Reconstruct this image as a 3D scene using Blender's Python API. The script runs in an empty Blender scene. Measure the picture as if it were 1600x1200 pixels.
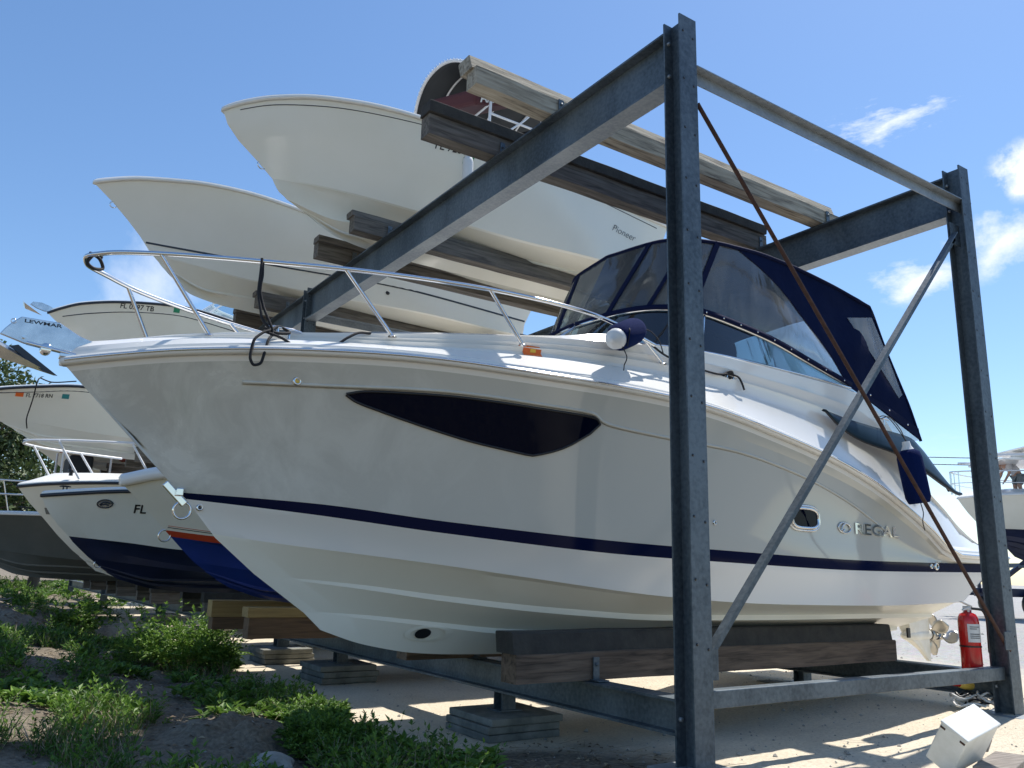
import bpy, bmesh, math, random
from mathutils import Vector, Matrix, Euler
from mathutils.bvhtree import BVHTree
from mathutils.noise import noise as pn
R = math.radians
scene = bpy.context.scene
C = scene.collection
random.seed(7)
# ------------------------------------------------------------------ camera
cam_d = bpy.data.cameras.new('camera'); cam = bpy.data.objects.new('camera', cam_d); C.objects.link(cam)
cam_d.sensor_width = 36; cam_d.lens = 1281.8/1600*36; cam_d.clip_start = 0.05; cam_d.clip_end = 2000
def cam_matrix():
    yaw, pit, rol = .5888552, .2237757, .0267343
    fw = Vector((math.sin(yaw)*math.cos(pit), math.cos(yaw)*math.cos(pit), math.sin(pit)))
    rt = Vector((math.cos(yaw), -math.sin(yaw), 0)); up = rt.cross(fw)
    r = rt*math.cos(rol)+up*math.sin(rol); u = -rt*math.sin(rol)+up*math.cos(rol)
    return Matrix(((r.x, u.x, -fw.x, 0), (r.y, u.y, -fw.y, 0), (r.z, u.z, -fw.z, 1.0), (0, 0, 0, 1)))
cam.matrix_world = cam_matrix()
scene.camera = cam
# ------------------------------------------------------------------ world, sun, exposure
SUN = Vector((.5, .10, 1.0)).normalized()
elev = math.asin(SUN.z); azi = math.atan2(SUN.x, SUN.y)
W = bpy.data.worlds.new('World'); scene.world = W; W.use_nodes = True
wn, wl = W.node_tree.nodes, W.node_tree.links
wn.clear()
wout = wn.new('ShaderNodeOutputWorld'); bg = wn.new('ShaderNodeBackground'); bg.inputs[1].default_value = .085
sky = wn.new('ShaderNodeTexSky'); sky.sky_type = 'NISHITA'; sky.sun_disc = False
sky.sun_elevation = elev; sky.sun_rotation = azi; sky.air_density = 1.0; sky.dust_density = .3; sky.ozone_density = 2.5
tc = wn.new('ShaderNodeTexCoord')
def wmath(op, a, b=None, clamp=False):
    n = wn.new('ShaderNodeMath'); n.operation = op; n.use_clamp = clamp
    for i, v in enumerate((a, b)):
        if v is None: continue
        if isinstance(v, (int, float)): n.inputs[i].default_value = v
        else: wl.new(v, n.inputs[i])
    return n.outputs[0]
def cloud_blob(d, rad, scale, thr, stretch=(1, 1, 2.5), gain=4.0):
    """a patch of wispy cloud around the sky direction d"""
    d = Vector(d).normalized()
    sub = wn.new('ShaderNodeVectorMath'); sub.operation = 'SUBTRACT'
    wl.new(tc.outputs['Generated'], sub.inputs[0]); sub.inputs[1].default_value = d
    sc_ = wn.new('ShaderNodeVectorMath'); sc_.operation = 'MULTIPLY'; wl.new(sub.outputs[0], sc_.inputs[0]); sc_.inputs[1].default_value = stretch
    ln = wn.new('ShaderNodeVectorMath'); ln.operation = 'LENGTH'; wl.new(sc_.outputs[0], ln.inputs[0])
    m = wmath('SUBTRACT', 1.0, wmath('DIVIDE', ln.outputs['Value'], rad), True)
    no = wn.new('ShaderNodeTexNoise'); no.inputs['Scale'].default_value = scale; no.inputs['Detail'].default_value = 9; no.inputs['Roughness'].default_value = .62
    wl.new(sc_.outputs[0], no.inputs['Vector'])
    v = wmath('ADD', wmath('MULTIPLY', m, .45), wmath('SUBTRACT', no.outputs[0], thr))
    return wmath('MULTIPLY', wmath('MULTIPLY', v, gain, True), wmath('MULTIPLY', m, 3.0, True), True)
blobs = [cloud_blob((.762, .435, .475), .115, 26, .72, (1.3, 1, 3.6), 2.6),
         cloud_blob((.846, .342, .408), .042, 26, .52, (1, 1, 1.2), 4),
         cloud_blob((.856, .383, .345), .062, 28, .60, (1, 1, 1.3), 2.4),
         cloud_blob((.82, .455, .315), .06, 20, .60, (1, 1, 2), 3),
         cloud_blob((.15, .94, .31), .075, 14, .62, (1, 1, .8), 1.5),
         cloud_blob((.8, .46, .08), .5, 7, .72, (1, 1, 5), 1.6)]
tot = blobs[0]
for b in blobs[1:]: tot = wmath('MAXIMUM', tot, b)
mx = wn.new('ShaderNodeMixRGB'); mx.inputs[2].default_value = (5.6, 5.9, 6.4, 1)
hs = wn.new('ShaderNodeHueSaturation'); hs.inputs['Saturation'].default_value = 1.12; hs.inputs['Value'].default_value = .90; wl.new(sky.outputs[0], hs.inputs['Color'])
wl.new(tot, mx.inputs[0]); wl.new(hs.outputs[0], mx.inputs[1]); wl.new(mx.outputs[0], bg.inputs[0]); wl.new(bg.outputs[0], wout.inputs[0])
sl = bpy.data.lights.new('sun', 'SUN'); sl.energy = 2.7; sl.angle = R(.53); sl.color = (1, .95, .88)
so = bpy.data.objects.new('sun', sl); C.objects.link(so); so.rotation_euler = SUN.to_track_quat('Z', 'Y').to_euler(); so.location = (5, 1, 12)
scene.view_settings.view_transform = 'Standard'; scene.view_settings.look = 'None'
scene.view_settings.exposure = 1.2; scene.view_settings.gamma = 1
scene.render.engine = 'CYCLES'; scene.cycles.max_bounces = 8; scene.cycles.transparent_max_bounces = 16

# ------------------------------------------------------------------ materials
def new_mat(name):
    m = bpy.data.materials.new(name); m.use_nodes = True
    return m, m.node_tree.nodes, m.node_tree.links, m.node_tree.nodes['Principled BSDF']
def mat(name, col, rough=.5, metal=0., col2=None, scale=6., detail=6., lo=.35, hi=.65, bump=0., bscale=None, stretch=(1, 1, 1), coat=0., spec=.5, rough2=None):
    m, n, l, p = new_mat(name)
    p.inputs['Base Color'].default_value = (*col, 1); p.inputs['Roughness'].default_value = rough; p.inputs['Metallic'].default_value = metal
    p.inputs['Coat Weight'].default_value = coat; p.inputs['Coat Roughness'].default_value = .03; p.inputs['Specular IOR Level'].default_value = spec
    if col2 or bump or rough2 is not None:
        t = n.new('ShaderNodeTexCoord'); mp = n.new('ShaderNodeMapping'); mp.inputs['Scale'].default_value = stretch
        l.new(t.outputs['Object'], mp.inputs[0])
        no = n.new('ShaderNodeTexNoise'); no.inputs['Scale'].default_value = scale; no.inputs['Detail'].default_value = detail; no.inputs['Roughness'].default_value = .6
        l.new(mp.outputs[0], no.inputs['Vector'])
        r = n.new('ShaderNodeValToRGB'); r.color_ramp.elements[0].position = lo; r.color_ramp.elements[1].position = hi
        r.color_ramp.elements[0].color = (*(col2 or col), 1); r.color_ramp.elements[1].color = (*col, 1)
        l.new(no.outputs[0], r.inputs[0])
        if col2: l.new(r.outputs[0], p.inputs['Base Color'])
        if rough2 is not None:
            mr = n.new('ShaderNodeMapRange'); mr.inputs[1].default_value = lo; mr.inputs[2].default_value = hi; mr.inputs[3].default_value = rough2; mr.inputs[4].default_value = rough
            l.new(no.outputs[0], mr.inputs[0]); l.new(mr.outputs[0], p.inputs['Roughness'])
        if bump:
            nb = no
            if bscale:
                nb = n.new('ShaderNodeTexNoise'); nb.inputs['Scale'].default_value = bscale; nb.inputs['Detail'].default_value = 6; l.new(mp.outputs[0], nb.inputs['Vector'])
            bu = n.new('ShaderNodeBump'); bu.inputs['Strength'].default_value = 1; bu.inputs['Distance'].default_value = bump
            l.new(nb.outputs[0], bu.inputs['Height']); l.new(bu.outputs[0], p.inputs['Normal'])
    return m
M = {}
M['gel'] = mat('white_gelcoat', (.80, .79, .75), .16, coat=.25)
M['gel_bottom'] = mat('white_gelcoat_bottom', (.88, .87, .77), .24, col2=(.84, .82, .71), scale=1.3, lo=.3, hi=.75)
M['gel_cream'] = mat('cream_gelcoat', (.78, .76, .66), .25, col2=(.71, .68, .57), scale=1.1, lo=.3, hi=.7)
M['gel_pale'] = mat('pale_gelcoat', (.84, .84, .77), .22, col2=(.80, .80, .72), scale=.8)
M['gel_grey'] = mat('grey_gelcoat', (.16, .17, .16), .3, col2=(.13, .14, .13), scale=1.5)
M['navy'] = mat('navy_stripe', (.002, .006, .034), .14, spec=.12)
M['navy_paint'] = mat('navy_bottom_paint', (.010, .014, .040), .38, col2=(.014, .02, .055), scale=3)
M['blue_paint'] = mat('blue_bottom_paint', (.010, .035, .22), .42, col2=(.008, .03, .18), scale=3)
M['red_stripe'] = mat('red_stripe', (.45, .055, .02), .3)
M['black'] = mat('black_plastic', (.012, .012, .014), .35)
M['black_line'] = mat('dark_pinstripe', (.02, .025, .035), .3)
M['rope'] = mat('black_rope', (.012, .012, .014), .8, bump=.002, bscale=300)
M['smoke'] = mat('smoked_glass', (.001, .003, .012), .03, spec=.10)
M['teal_glass'] = mat('tinted_side_glass', (.012, .028, .042), .35, spec=.12)
M['chrome'] = mat('stainless_steel', (.72, .72, .72), .12, 1.0)
M['brushed'] = mat('polished_anchor_steel', (.75, .76, .77), .26, 1.0, col2=(.5, .54, .58), scale=9)
M['alu'] = mat('white_painted_tube', (.75, .76, .78), .3)
M['canvas'] = mat('navy_canvas', (.0022, .0075, .038), .9, col2=(.003, .0095, .046), scale=4, bump=.012, bscale=5, spec=.12)
M['canvas_trim'] = mat('navy_canvas_binding', (.003, .007, .038), .8, spec=.15, bump=.002, bscale=60)
M['fender_cloth'] = mat('navy_fender_cloth', (.004, .012, .065), .95, spec=.08, bump=.006, bscale=120)
M['fender_white'] = mat('white_vinyl', (.72, .72, .70), .35)
M['white_paint'] = mat('white_drive_paint', (.76, .75, .70), .3, col2=(.66, .64, .56), scale=6)
M['bronze'] = mat('dull_propeller_steel', (.42, .40, .36), .3, .9)
M['orange'] = mat('orange_sticker', (.85, .16, .01), .4)
M['gold'] = mat('gold_print', (.75, .48, .06), .4)
M['green'] = mat('green_sticker', (.02, .25, .12), .4)
M['teal'] = mat('teal_sticker', (.03, .25, .27), .4)
M['red'] = mat('red_extinguisher_paint', (.50, .012, .010), .22, coat=.4)
M['maroon'] = mat('maroon_cloth', (.07, .02, .025), .9)
M['red_cloth'] = mat('faded_red_canvas', (.42, .055, .02), .8)
M['ttop'] = mat('dark_canopy_underside', (.015, .02, .025), .7)
M['seat'] = mat('beige_vinyl', (.55, .48, .38), .6)
M['label'] = mat('paper_label', (.6, .62, .62), .6)
M['concrete'] = mat('weathered_concrete', (.24, .24, .21), .9, col2=(.11, .115, .10), scale=5, bump=.006, bscale=40)
M['newwood'] = mat('yellow_new_timber', (.40, .27, .10), .75, col2=(.30, .19, .07), scale=5, stretch=(.5, 6, 8), bump=.002)
M['brownwood'] = mat('brown_timber', (.20, .115, .06), .8, col2=(.11, .065, .035), scale=5, stretch=(.5, 6, 8), bump=.003)
M['board'] = mat('grey_weathered_plank', (.27, .24, .21), .85, col2=(.15, .13, .11), scale=6, stretch=(.6, 8, 8), bump=.004)
M['rust'] = mat('rusty_rod', (.075, .034, .023), .85, col2=(.04, .019, .014), scale=20, bump=.001)
M['yellow'] = mat('yellow_plastic', (.75, .55, .12), .4)
M['bark'] = mat('tree_bark', (.10, .08, .06), .9, bump=.01, bscale=20)
M['skin'] = mat('skin', (.42, .24, .17), .6)
M['shirt'] = mat('light_grey_shirt', (.55, .54, .56), .9)
M['shorts'] = mat('grey_shorts', (.16, .18, .19), .9)
M['cloth_white'] = mat('pale_boat_interior', (.65, .64, .60), .5)
M['foam'] = mat('white_enclosure_panel', (.74, .76, .74), .4, col2=(.62, .64, .60), scale=7)
def galv(name, c1, c2):
    m, n, l, p = new_mat(name)
    t = n.new('ShaderNodeTexCoord')
    a = n.new('ShaderNodeTexNoise'); a.inputs['Scale'].default_value = 2.2; a.inputs['Detail'].default_value = 8; a.inputs['Roughness'].default_value = .65
    mp = n.new('ShaderNodeMapping'); mp.inputs['Scale'].default_value = (1, 1, .35); l.new(t.outputs['Object'], mp.inputs[0]); l.new(mp.outputs[0], a.inputs['Vector'])
    v = n.new('ShaderNodeTexNoise'); v.inputs['Scale'].default_value = 38; v.inputs['Detail'].default_value = 4; l.new(t.outputs['Object'], v.inputs['Vector'])
    ad = n.new('ShaderNodeMath'); ad.operation = 'MULTIPLY_ADD'; l.new(v.outputs[0], ad.inputs[0]); ad.inputs[1].default_value = .62; l.new(a.outputs[0], ad.inputs[2])
    r = n.new('ShaderNodeValToRGB'); r.color_ramp.elements[0].position = .64; r.color_ramp.elements[1].position = .98
    r.color_ramp.elements[0].color = (*c2, 1); r.color_ramp.elements[1].color = (*c1, 1); l.new(ad.outputs[0], r.inputs[0]); l.new(r.outputs[0], p.inputs['Base Color'])
    p.inputs['Metallic'].default_value = .35; p.inputs['Roughness'].default_value = .5
    bu = n.new('ShaderNodeBump'); bu.inputs['Distance'].default_value = .0015; l.new(v.outputs[0], bu.inputs['Height']); l.new(bu.outputs[0], p.inputs['Normal'])
    return m
M['galv'] = galv('galvanized_steel', (.130, .160, .182), (.055, .074, .090))
M['galv_light'] = galv('pale_and_bounce_lit_steel', (.34, .37, .39), (.22, .25, .275))
def wood(name, c1, c2, c3):
    m, n, l, p = new_mat(name)
    t = n.new('ShaderNodeTexCoord'); mp = n.new('ShaderNodeMapping'); mp.inputs['Scale'].default_value = (.7, 9, 9); l.new(t.outputs['Object'], mp.inputs[0])
    a = n.new('ShaderNodeTexNoise'); a.inputs['Scale'].default_value = 3.2; a.inputs['Detail'].default_value = 9; a.inputs['Roughness'].default_value = .6; a.inputs['Distortion'].default_value = .5
    l.new(mp.outputs[0], a.inputs['Vector'])
    r = n.new('ShaderNodeValToRGB'); e = r.color_ramp.elements; e[0].position = .32; e[1].position = .72; e[0].color = (*c3, 1); e[1].color = (*c1, 1)
    k = e.new(.5); k.color = (*c2, 1); l.new(a.outputs[0], r.inputs[0])
    b = n.new('ShaderNodeTexNoise'); b.inputs['Scale'].default_value = 1.4; l.new(t.outputs['Object'], b.inputs['Vector'])
    mx = n.new('ShaderNodeMixRGB'); mx.blend_type = 'MULTIPLY'; mx.inputs[0].default_value = .5; l.new(r.outputs[0], mx.inputs[1]); l.new(b.outputs[0], mx.inputs[2])
    l.new(mx.outputs[0], p.inputs['Base Color']); p.inputs['Roughness'].default_value = .88
    bu = n.new('ShaderNodeBump'); bu.inputs['Distance'].default_value = .006; l.new(a.outputs[0], bu.inputs['Height']); l.new(bu.outputs[0], p.inputs['Normal'])
    return m
M['greywood'] = wood('weathered_bunk_timber', (.26, .235, .20), (.17, .15, .125), (.07, .062, .052))
M['palewood'] = wood('sun_bleached_bunk_timber', (.62, .57, .46), (.44, .39, .30), (.14, .12, .095))
M['carpet'] = mat('grey_bunk_carpet', (.055, .052, .045), .95, col2=(.035, .033, .03), scale=9, bump=.006, bscale=40)
M['bunkbrown'] = wood('brown_bunk_timber', (.26, .185, .13), (.17, .12, .085), (.06, .042, .03))
def topsides():
    m, n, l, p = new_mat('grey_topside_gelcoat')
    t = n.new('ShaderNodeTexCoord')
    a = n.new('ShaderNodeTexNoise'); a.inputs['Scale'].default_value = 2.6; a.inputs['Detail'].default_value = 10; a.inputs['Roughness'].default_value = .68; a.inputs['Distortion'].default_value = .6
    mp = n.new('ShaderNodeMapping'); mp.inputs['Scale'].default_value = (1, 1, .8); mp.inputs['Rotation'].default_value = (0, .7, 0); l.new(t.outputs['Object'], mp.inputs[0]); l.new(mp.outputs[0], a.inputs['Vector'])
    sx = n.new('ShaderNodeSeparateXYZ'); l.new(t.outputs['Object'], sx.inputs[0])
    fa = n.new('ShaderNodeMapRange'); l.new(sx.outputs[0], fa.inputs[0]); fa.inputs[1].default_value = -3.9; fa.inputs[2].default_value = -1.2; fa.inputs[3].default_value = 1; fa.inputs[4].default_value = .0
    r = n.new('ShaderNodeValToRGB'); r.color_ramp.elements[0].position = .44; r.color_ramp.elements[1].position = .60
    r.color_ramp.elements[0].color = (0, 0, 0, 1); r.color_ramp.elements[1].color = (1, 1, 1, 1); l.new(a.outputs[0], r.inputs[0])
    mu = n.new('ShaderNodeMath'); mu.operation = 'MULTIPLY'; l.new(r.outputs[0], mu.inputs[0]); l.new(fa.outputs[0], mu.inputs[1])
    mx = n.new('ShaderNodeMixRGB'); l.new(mu.outputs[0], mx.inputs[0]); mx.inputs[1].default_value = (.525, .525, .475, 1); mx.inputs[2].default_value = (.68, .68, .62, 1)
    l.new(mx.outputs[0], p.inputs['Base Color'])
    ro = n.new('ShaderNodeMapRange'); l.new(mu.outputs[0], ro.inputs[0]); ro.inputs[3].default_value = .07; ro.inputs[4].default_value = .38; l.new(ro.outputs[0], p.inputs['Roughness'])
    p.inputs['Coat Weight'].default_value = .15; p.inputs['Coat Roughness'].default_value = .04
    return m
M['topside'] = topsides()
def clear(name, tint, fac, rough=.06, bump=0.):
    m, n, l, p = new_mat(name); n.remove(p)
    tr = n.new('ShaderNodeBsdfTransparent'); tr.inputs[0].default_value = (*tint, 1)
    gl = n.new('ShaderNodeBsdfGlossy'); gl.inputs['Roughness'].default_value = rough; gl.inputs[0].default_value = (.9, .9, .9, 1)
    df = n.new('ShaderNodeBsdfDiffuse'); df.inputs[0].default_value = (.5, .5, .47, 1)
    lw = n.new('ShaderNodeLayerWeight'); lw.inputs[0].default_value = .35
    mr = n.new('ShaderNodeMapRange'); mr.inputs[3].default_value = .05; mr.inputs[4].default_value = .8; l.new(lw.outputs['Fresnel'], mr.inputs[0])
    a = n.new('ShaderNodeMixShader'); b = n.new('ShaderNodeMixShader')
    l.new(mr.outputs[0], a.inputs[0]); l.new(tr.outputs[0], a.inputs[1]); l.new(gl.outputs[0], a.inputs[2])
    b.inputs[0].default_value = fac; l.new(a.outputs[0], b.inputs[1]); l.new(df.outputs[0], b.inputs[2]); l.new(b.outputs[0], n['Material Output'].inputs[0])
    if bump:
        t = n.new('ShaderNodeTexCoord'); mp = n.new('ShaderNodeMapping'); mp.inputs['Rotation'].default_value = (0, .5, 0); mp.inputs['Scale'].default_value = (2.6, 2, .7); l.new(t.outputs['Object'], mp.inputs[0])
        no = n.new('ShaderNodeTexNoise'); no.inputs['Scale'].default_value = 1.5; no.inputs['Detail'].default_value = 3; no.inputs['Distortion'].default_value = .6; l.new(mp.outputs[0], no.inputs['Vector'])
        bu = n.new('ShaderNodeBump'); bu.inputs['Distance'].default_value = bump; l.new(no.outputs[0], bu.inputs['Height'])
        l.new(bu.outputs[0], gl.inputs['Normal']); l.new(bu.outputs[0], lw.inputs['Normal'])
        cr = n.new('ShaderNodeMapRange'); cr.inputs[1].default_value = .45; cr.inputs[2].default_value = .75; cr.inputs[3].default_value = fac*.7; cr.inputs[4].default_value = fac*1.7
        l.new(no.outputs[0], cr.inputs[0]); l.new(cr.outputs[0], b.inputs[0])
    return m
M['vinyl'] = clear('clear_vinyl', (.62, .65, .66), .19, .12, .02)
M['glass'] = clear('windshield_glass', (.42, .56, .58), .02, .02)
M['far_glass'] = clear('far_windshield_glass', (.6, .75, .8), .06, .05)
def ground_mat():
    m, n, l, p = new_mat('sand_and_gravel')
    t = n.new('ShaderNodeTexCoord')
    def no(s, d=6, ro=.6):
        x = n.new('ShaderNodeTexNoise'); x.inputs['Scale'].default_value = s; x.inputs['Detail'].default_value = d; x.inputs['Roughness'].default_value = ro; l.new(t.outputs['Object'], x.inputs['Vector']); return x.outputs[0]
    def ramp(v, a, b, c0, c1):
        r = n.new('ShaderNodeValToRGB'); r.color_ramp.elements[0].position = a; r.color_ramp.elements[1].position = b
        r.color_ramp.elements[0].color = (*c0, 1); r.color_ramp.elements[1].color = (*c1, 1); l.new(v, r.inputs[0]); return r.outputs[0]
    def mix(f, a, b, mode='MIX'):
        x = n.new('ShaderNodeMixRGB'); x.blend_type = mode
        for i, v in enumerate((f, a, b)):
            if isinstance(v, float): x.inputs[i].default_value = v
            else: l.new(v, x.inputs[i])
        return x.outputs[0]
    sx = n.new('ShaderNodeSeparateXYZ'); l.new(t.outputs['Object'], sx.inputs[0])
    def mrange(v, a, b, c=0., d=1.):
        x = n.new('ShaderNodeMapRange'); l.new(v, x.inputs[0]); x.inputs[1].default_value = a; x.inputs[2].default_value = b; x.inputs[3].default_value = c; x.inputs[4].default_value = d; return x.outputs[0]
    sand = mix(.5, ramp(no(1.6, 8), .3, .7, (.50, .43, .32), (.70, .62, .48)), ramp(no(45, 4), .30, .6, (.44, .38, .285), (.76, .68, .53)))
    vo = n.new('ShaderNodeTexVoronoi'); vo.inputs['Scale'].default_value = 26; l.new(t.outputs['Object'], vo.inputs['Vector'])
    sand = mix(mrange(vo.outputs['Distance'], .06, .20, .75, 0.), sand, ramp(no(9), .4, .6, (.20, .17, .13), (.40, .36, .30)))
    vg = n.new('ShaderNodeTexVoronoi'); vg.inputs['Scale'].default_value = 14; l.new(t.outputs['Object'], vg.inputs['Vector'])
    grav = mix(.25, ramp(no(14, 8), .3, .7, (.20, .20, .20), (.50, .49, .46)), vg.outputs['Color'], 'MULTIPLY')
    grav = mix(.35, grav, ramp(no(.8, 6), .35, .65, (.30, .295, .28), (.44, .43, .41)))
    soil = mix(.5, ramp(no(2.2, 9), .35, .65, (.09, .072, .05), (.27, .225, .165)), ramp(no(30, 5), .35, .7, (.06, .048, .033), (.32, .27, .20)))
    # zones: soil towards the weeds on the low-X side, grey gravel yard beyond the rack
    wob = mrange(no(.9, 6), 0., 1., -.7, .7)
    xa = n.new('ShaderNodeMath'); xa.operation = 'ADD'; l.new(sx.outputs[0], xa.inputs[0]); l.new(wob, xa.inputs[1])
    yfar = mrange(sx.outputs[1], 14, 60, 0., 5.5); xs_ = n.new('ShaderNodeMath'); xs_.operation = 'SUBTRACT'; l.new(xa.outputs[0], xs_.inputs[0]); l.new(yfar, xs_.inputs[1])
    fs0 = mrange(xs_.outputs[0], 2.2, 2.9, 1., 0.); fy0 = mrange(sx.outputs[1], 2.2, 3.2, 0., 1.)
    fsn = n.new('ShaderNodeMath'); fsn.operation = 'MULTIPLY'; l.new(fs0, fsn.inputs[0]); l.new(fy0, fsn.inputs[1]); fs = fsn.outputs[0]
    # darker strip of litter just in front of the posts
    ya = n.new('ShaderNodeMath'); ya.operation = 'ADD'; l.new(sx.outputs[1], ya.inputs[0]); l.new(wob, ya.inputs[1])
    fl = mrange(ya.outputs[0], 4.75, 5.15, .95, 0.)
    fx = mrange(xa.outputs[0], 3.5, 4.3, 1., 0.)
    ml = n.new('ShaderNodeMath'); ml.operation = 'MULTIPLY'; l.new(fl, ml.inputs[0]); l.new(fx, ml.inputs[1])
    fm = n.new('ShaderNodeMath'); fm.operation = 'MAXIMUM'; l.new(fs, fm.inputs[0]); fm.inputs[1].default_value = 0
    fg = mrange(xa.outputs[0], 8.8, 11.5, 0., 1.)
    bounce_dark = ramp(no(60, 5), .3, .7, (.05, .05, .05), (.13, .13, .125))  # dark ground added out of view to cut bounce light on the hull
    f1 = mrange(sx.outputs[1], .4, 2.2, 1., 0.); f2 = mrange(xa.outputs[0], 3.6, 5.6, 0., 1.)
    fa = n.new('ShaderNodeMath'); fa.operation = 'MULTIPLY'; l.new(f1, fa.inputs[0]); l.new(f2, fa.inputs[1])
    col = mix(fa.outputs[0], mix(fm.outputs[0], mix(fg, sand, grav), soil), bounce_dark)
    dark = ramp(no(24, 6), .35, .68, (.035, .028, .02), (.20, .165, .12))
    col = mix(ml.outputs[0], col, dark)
    l.new(col, p.inputs['Base Color']); p.inputs['Roughness'].default_value = .95
    bu = n.new('ShaderNodeBump'); bu.inputs['Distance'].default_value = .02; bu.inputs['Strength'].default_value = .8; l.new(no(28, 8, .7), bu.inputs['Height']); l.new(bu.outputs[0], p.inputs['Normal'])
    return m
M['ground'] = ground_mat()
def leaf_mat(name, c1, c2, tr=.35):
    m, n, l, p = new_mat(name)
    g = n.new('ShaderNodeNewGeometry')
    r = n.new('ShaderNodeValToRGB'); r.color_ramp.elements[0].color = (*c1, 1); r.color_ramp.elements[1].color = (*c2, 1); l.new(g.outputs['Random Per Island'], r.inputs[0])
    l.new(r.outputs[0], p.inputs['Base Color']); p.inputs['Roughness'].default_value = .5
    tb = n.new('ShaderNodeBsdfTranslucent'); l.new(r.outputs[0], tb.inputs[0]); ms = n.new('ShaderNodeMixShader'); ms.inputs[0].default_value = tr
    l.new(p.outputs[0], ms.inputs[1]); l.new(tb.outputs[0], ms.inputs[2]); l.new(ms.outputs[0], n['Material Output'].inputs[0])
    return m
M['leaf'] = leaf_mat('weed_leaves', (.04, .10, .015), (.14, .26, .04))
M['leaf_bright'] = leaf_mat('bright_weed_leaves', (.08, .17, .02), (.22, .36, .06))
M['leaf_tree'] = leaf_mat('tree_leaves', (.03, .06, .018), (.09, .13, .04), .2)
M['straw'] = leaf_mat('dry_stalks', (.16, .12, .07), (.34, .28, .18), .1)
M['litter'] = leaf_mat('dead_leaf_litter', (.07, .045, .03), (.22, .16, .10), .1)
M['stone'] = mat('pale_stone', (.42, .40, .36), .9, col2=(.24, .23, .2), scale=7, bump=.01)

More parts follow.
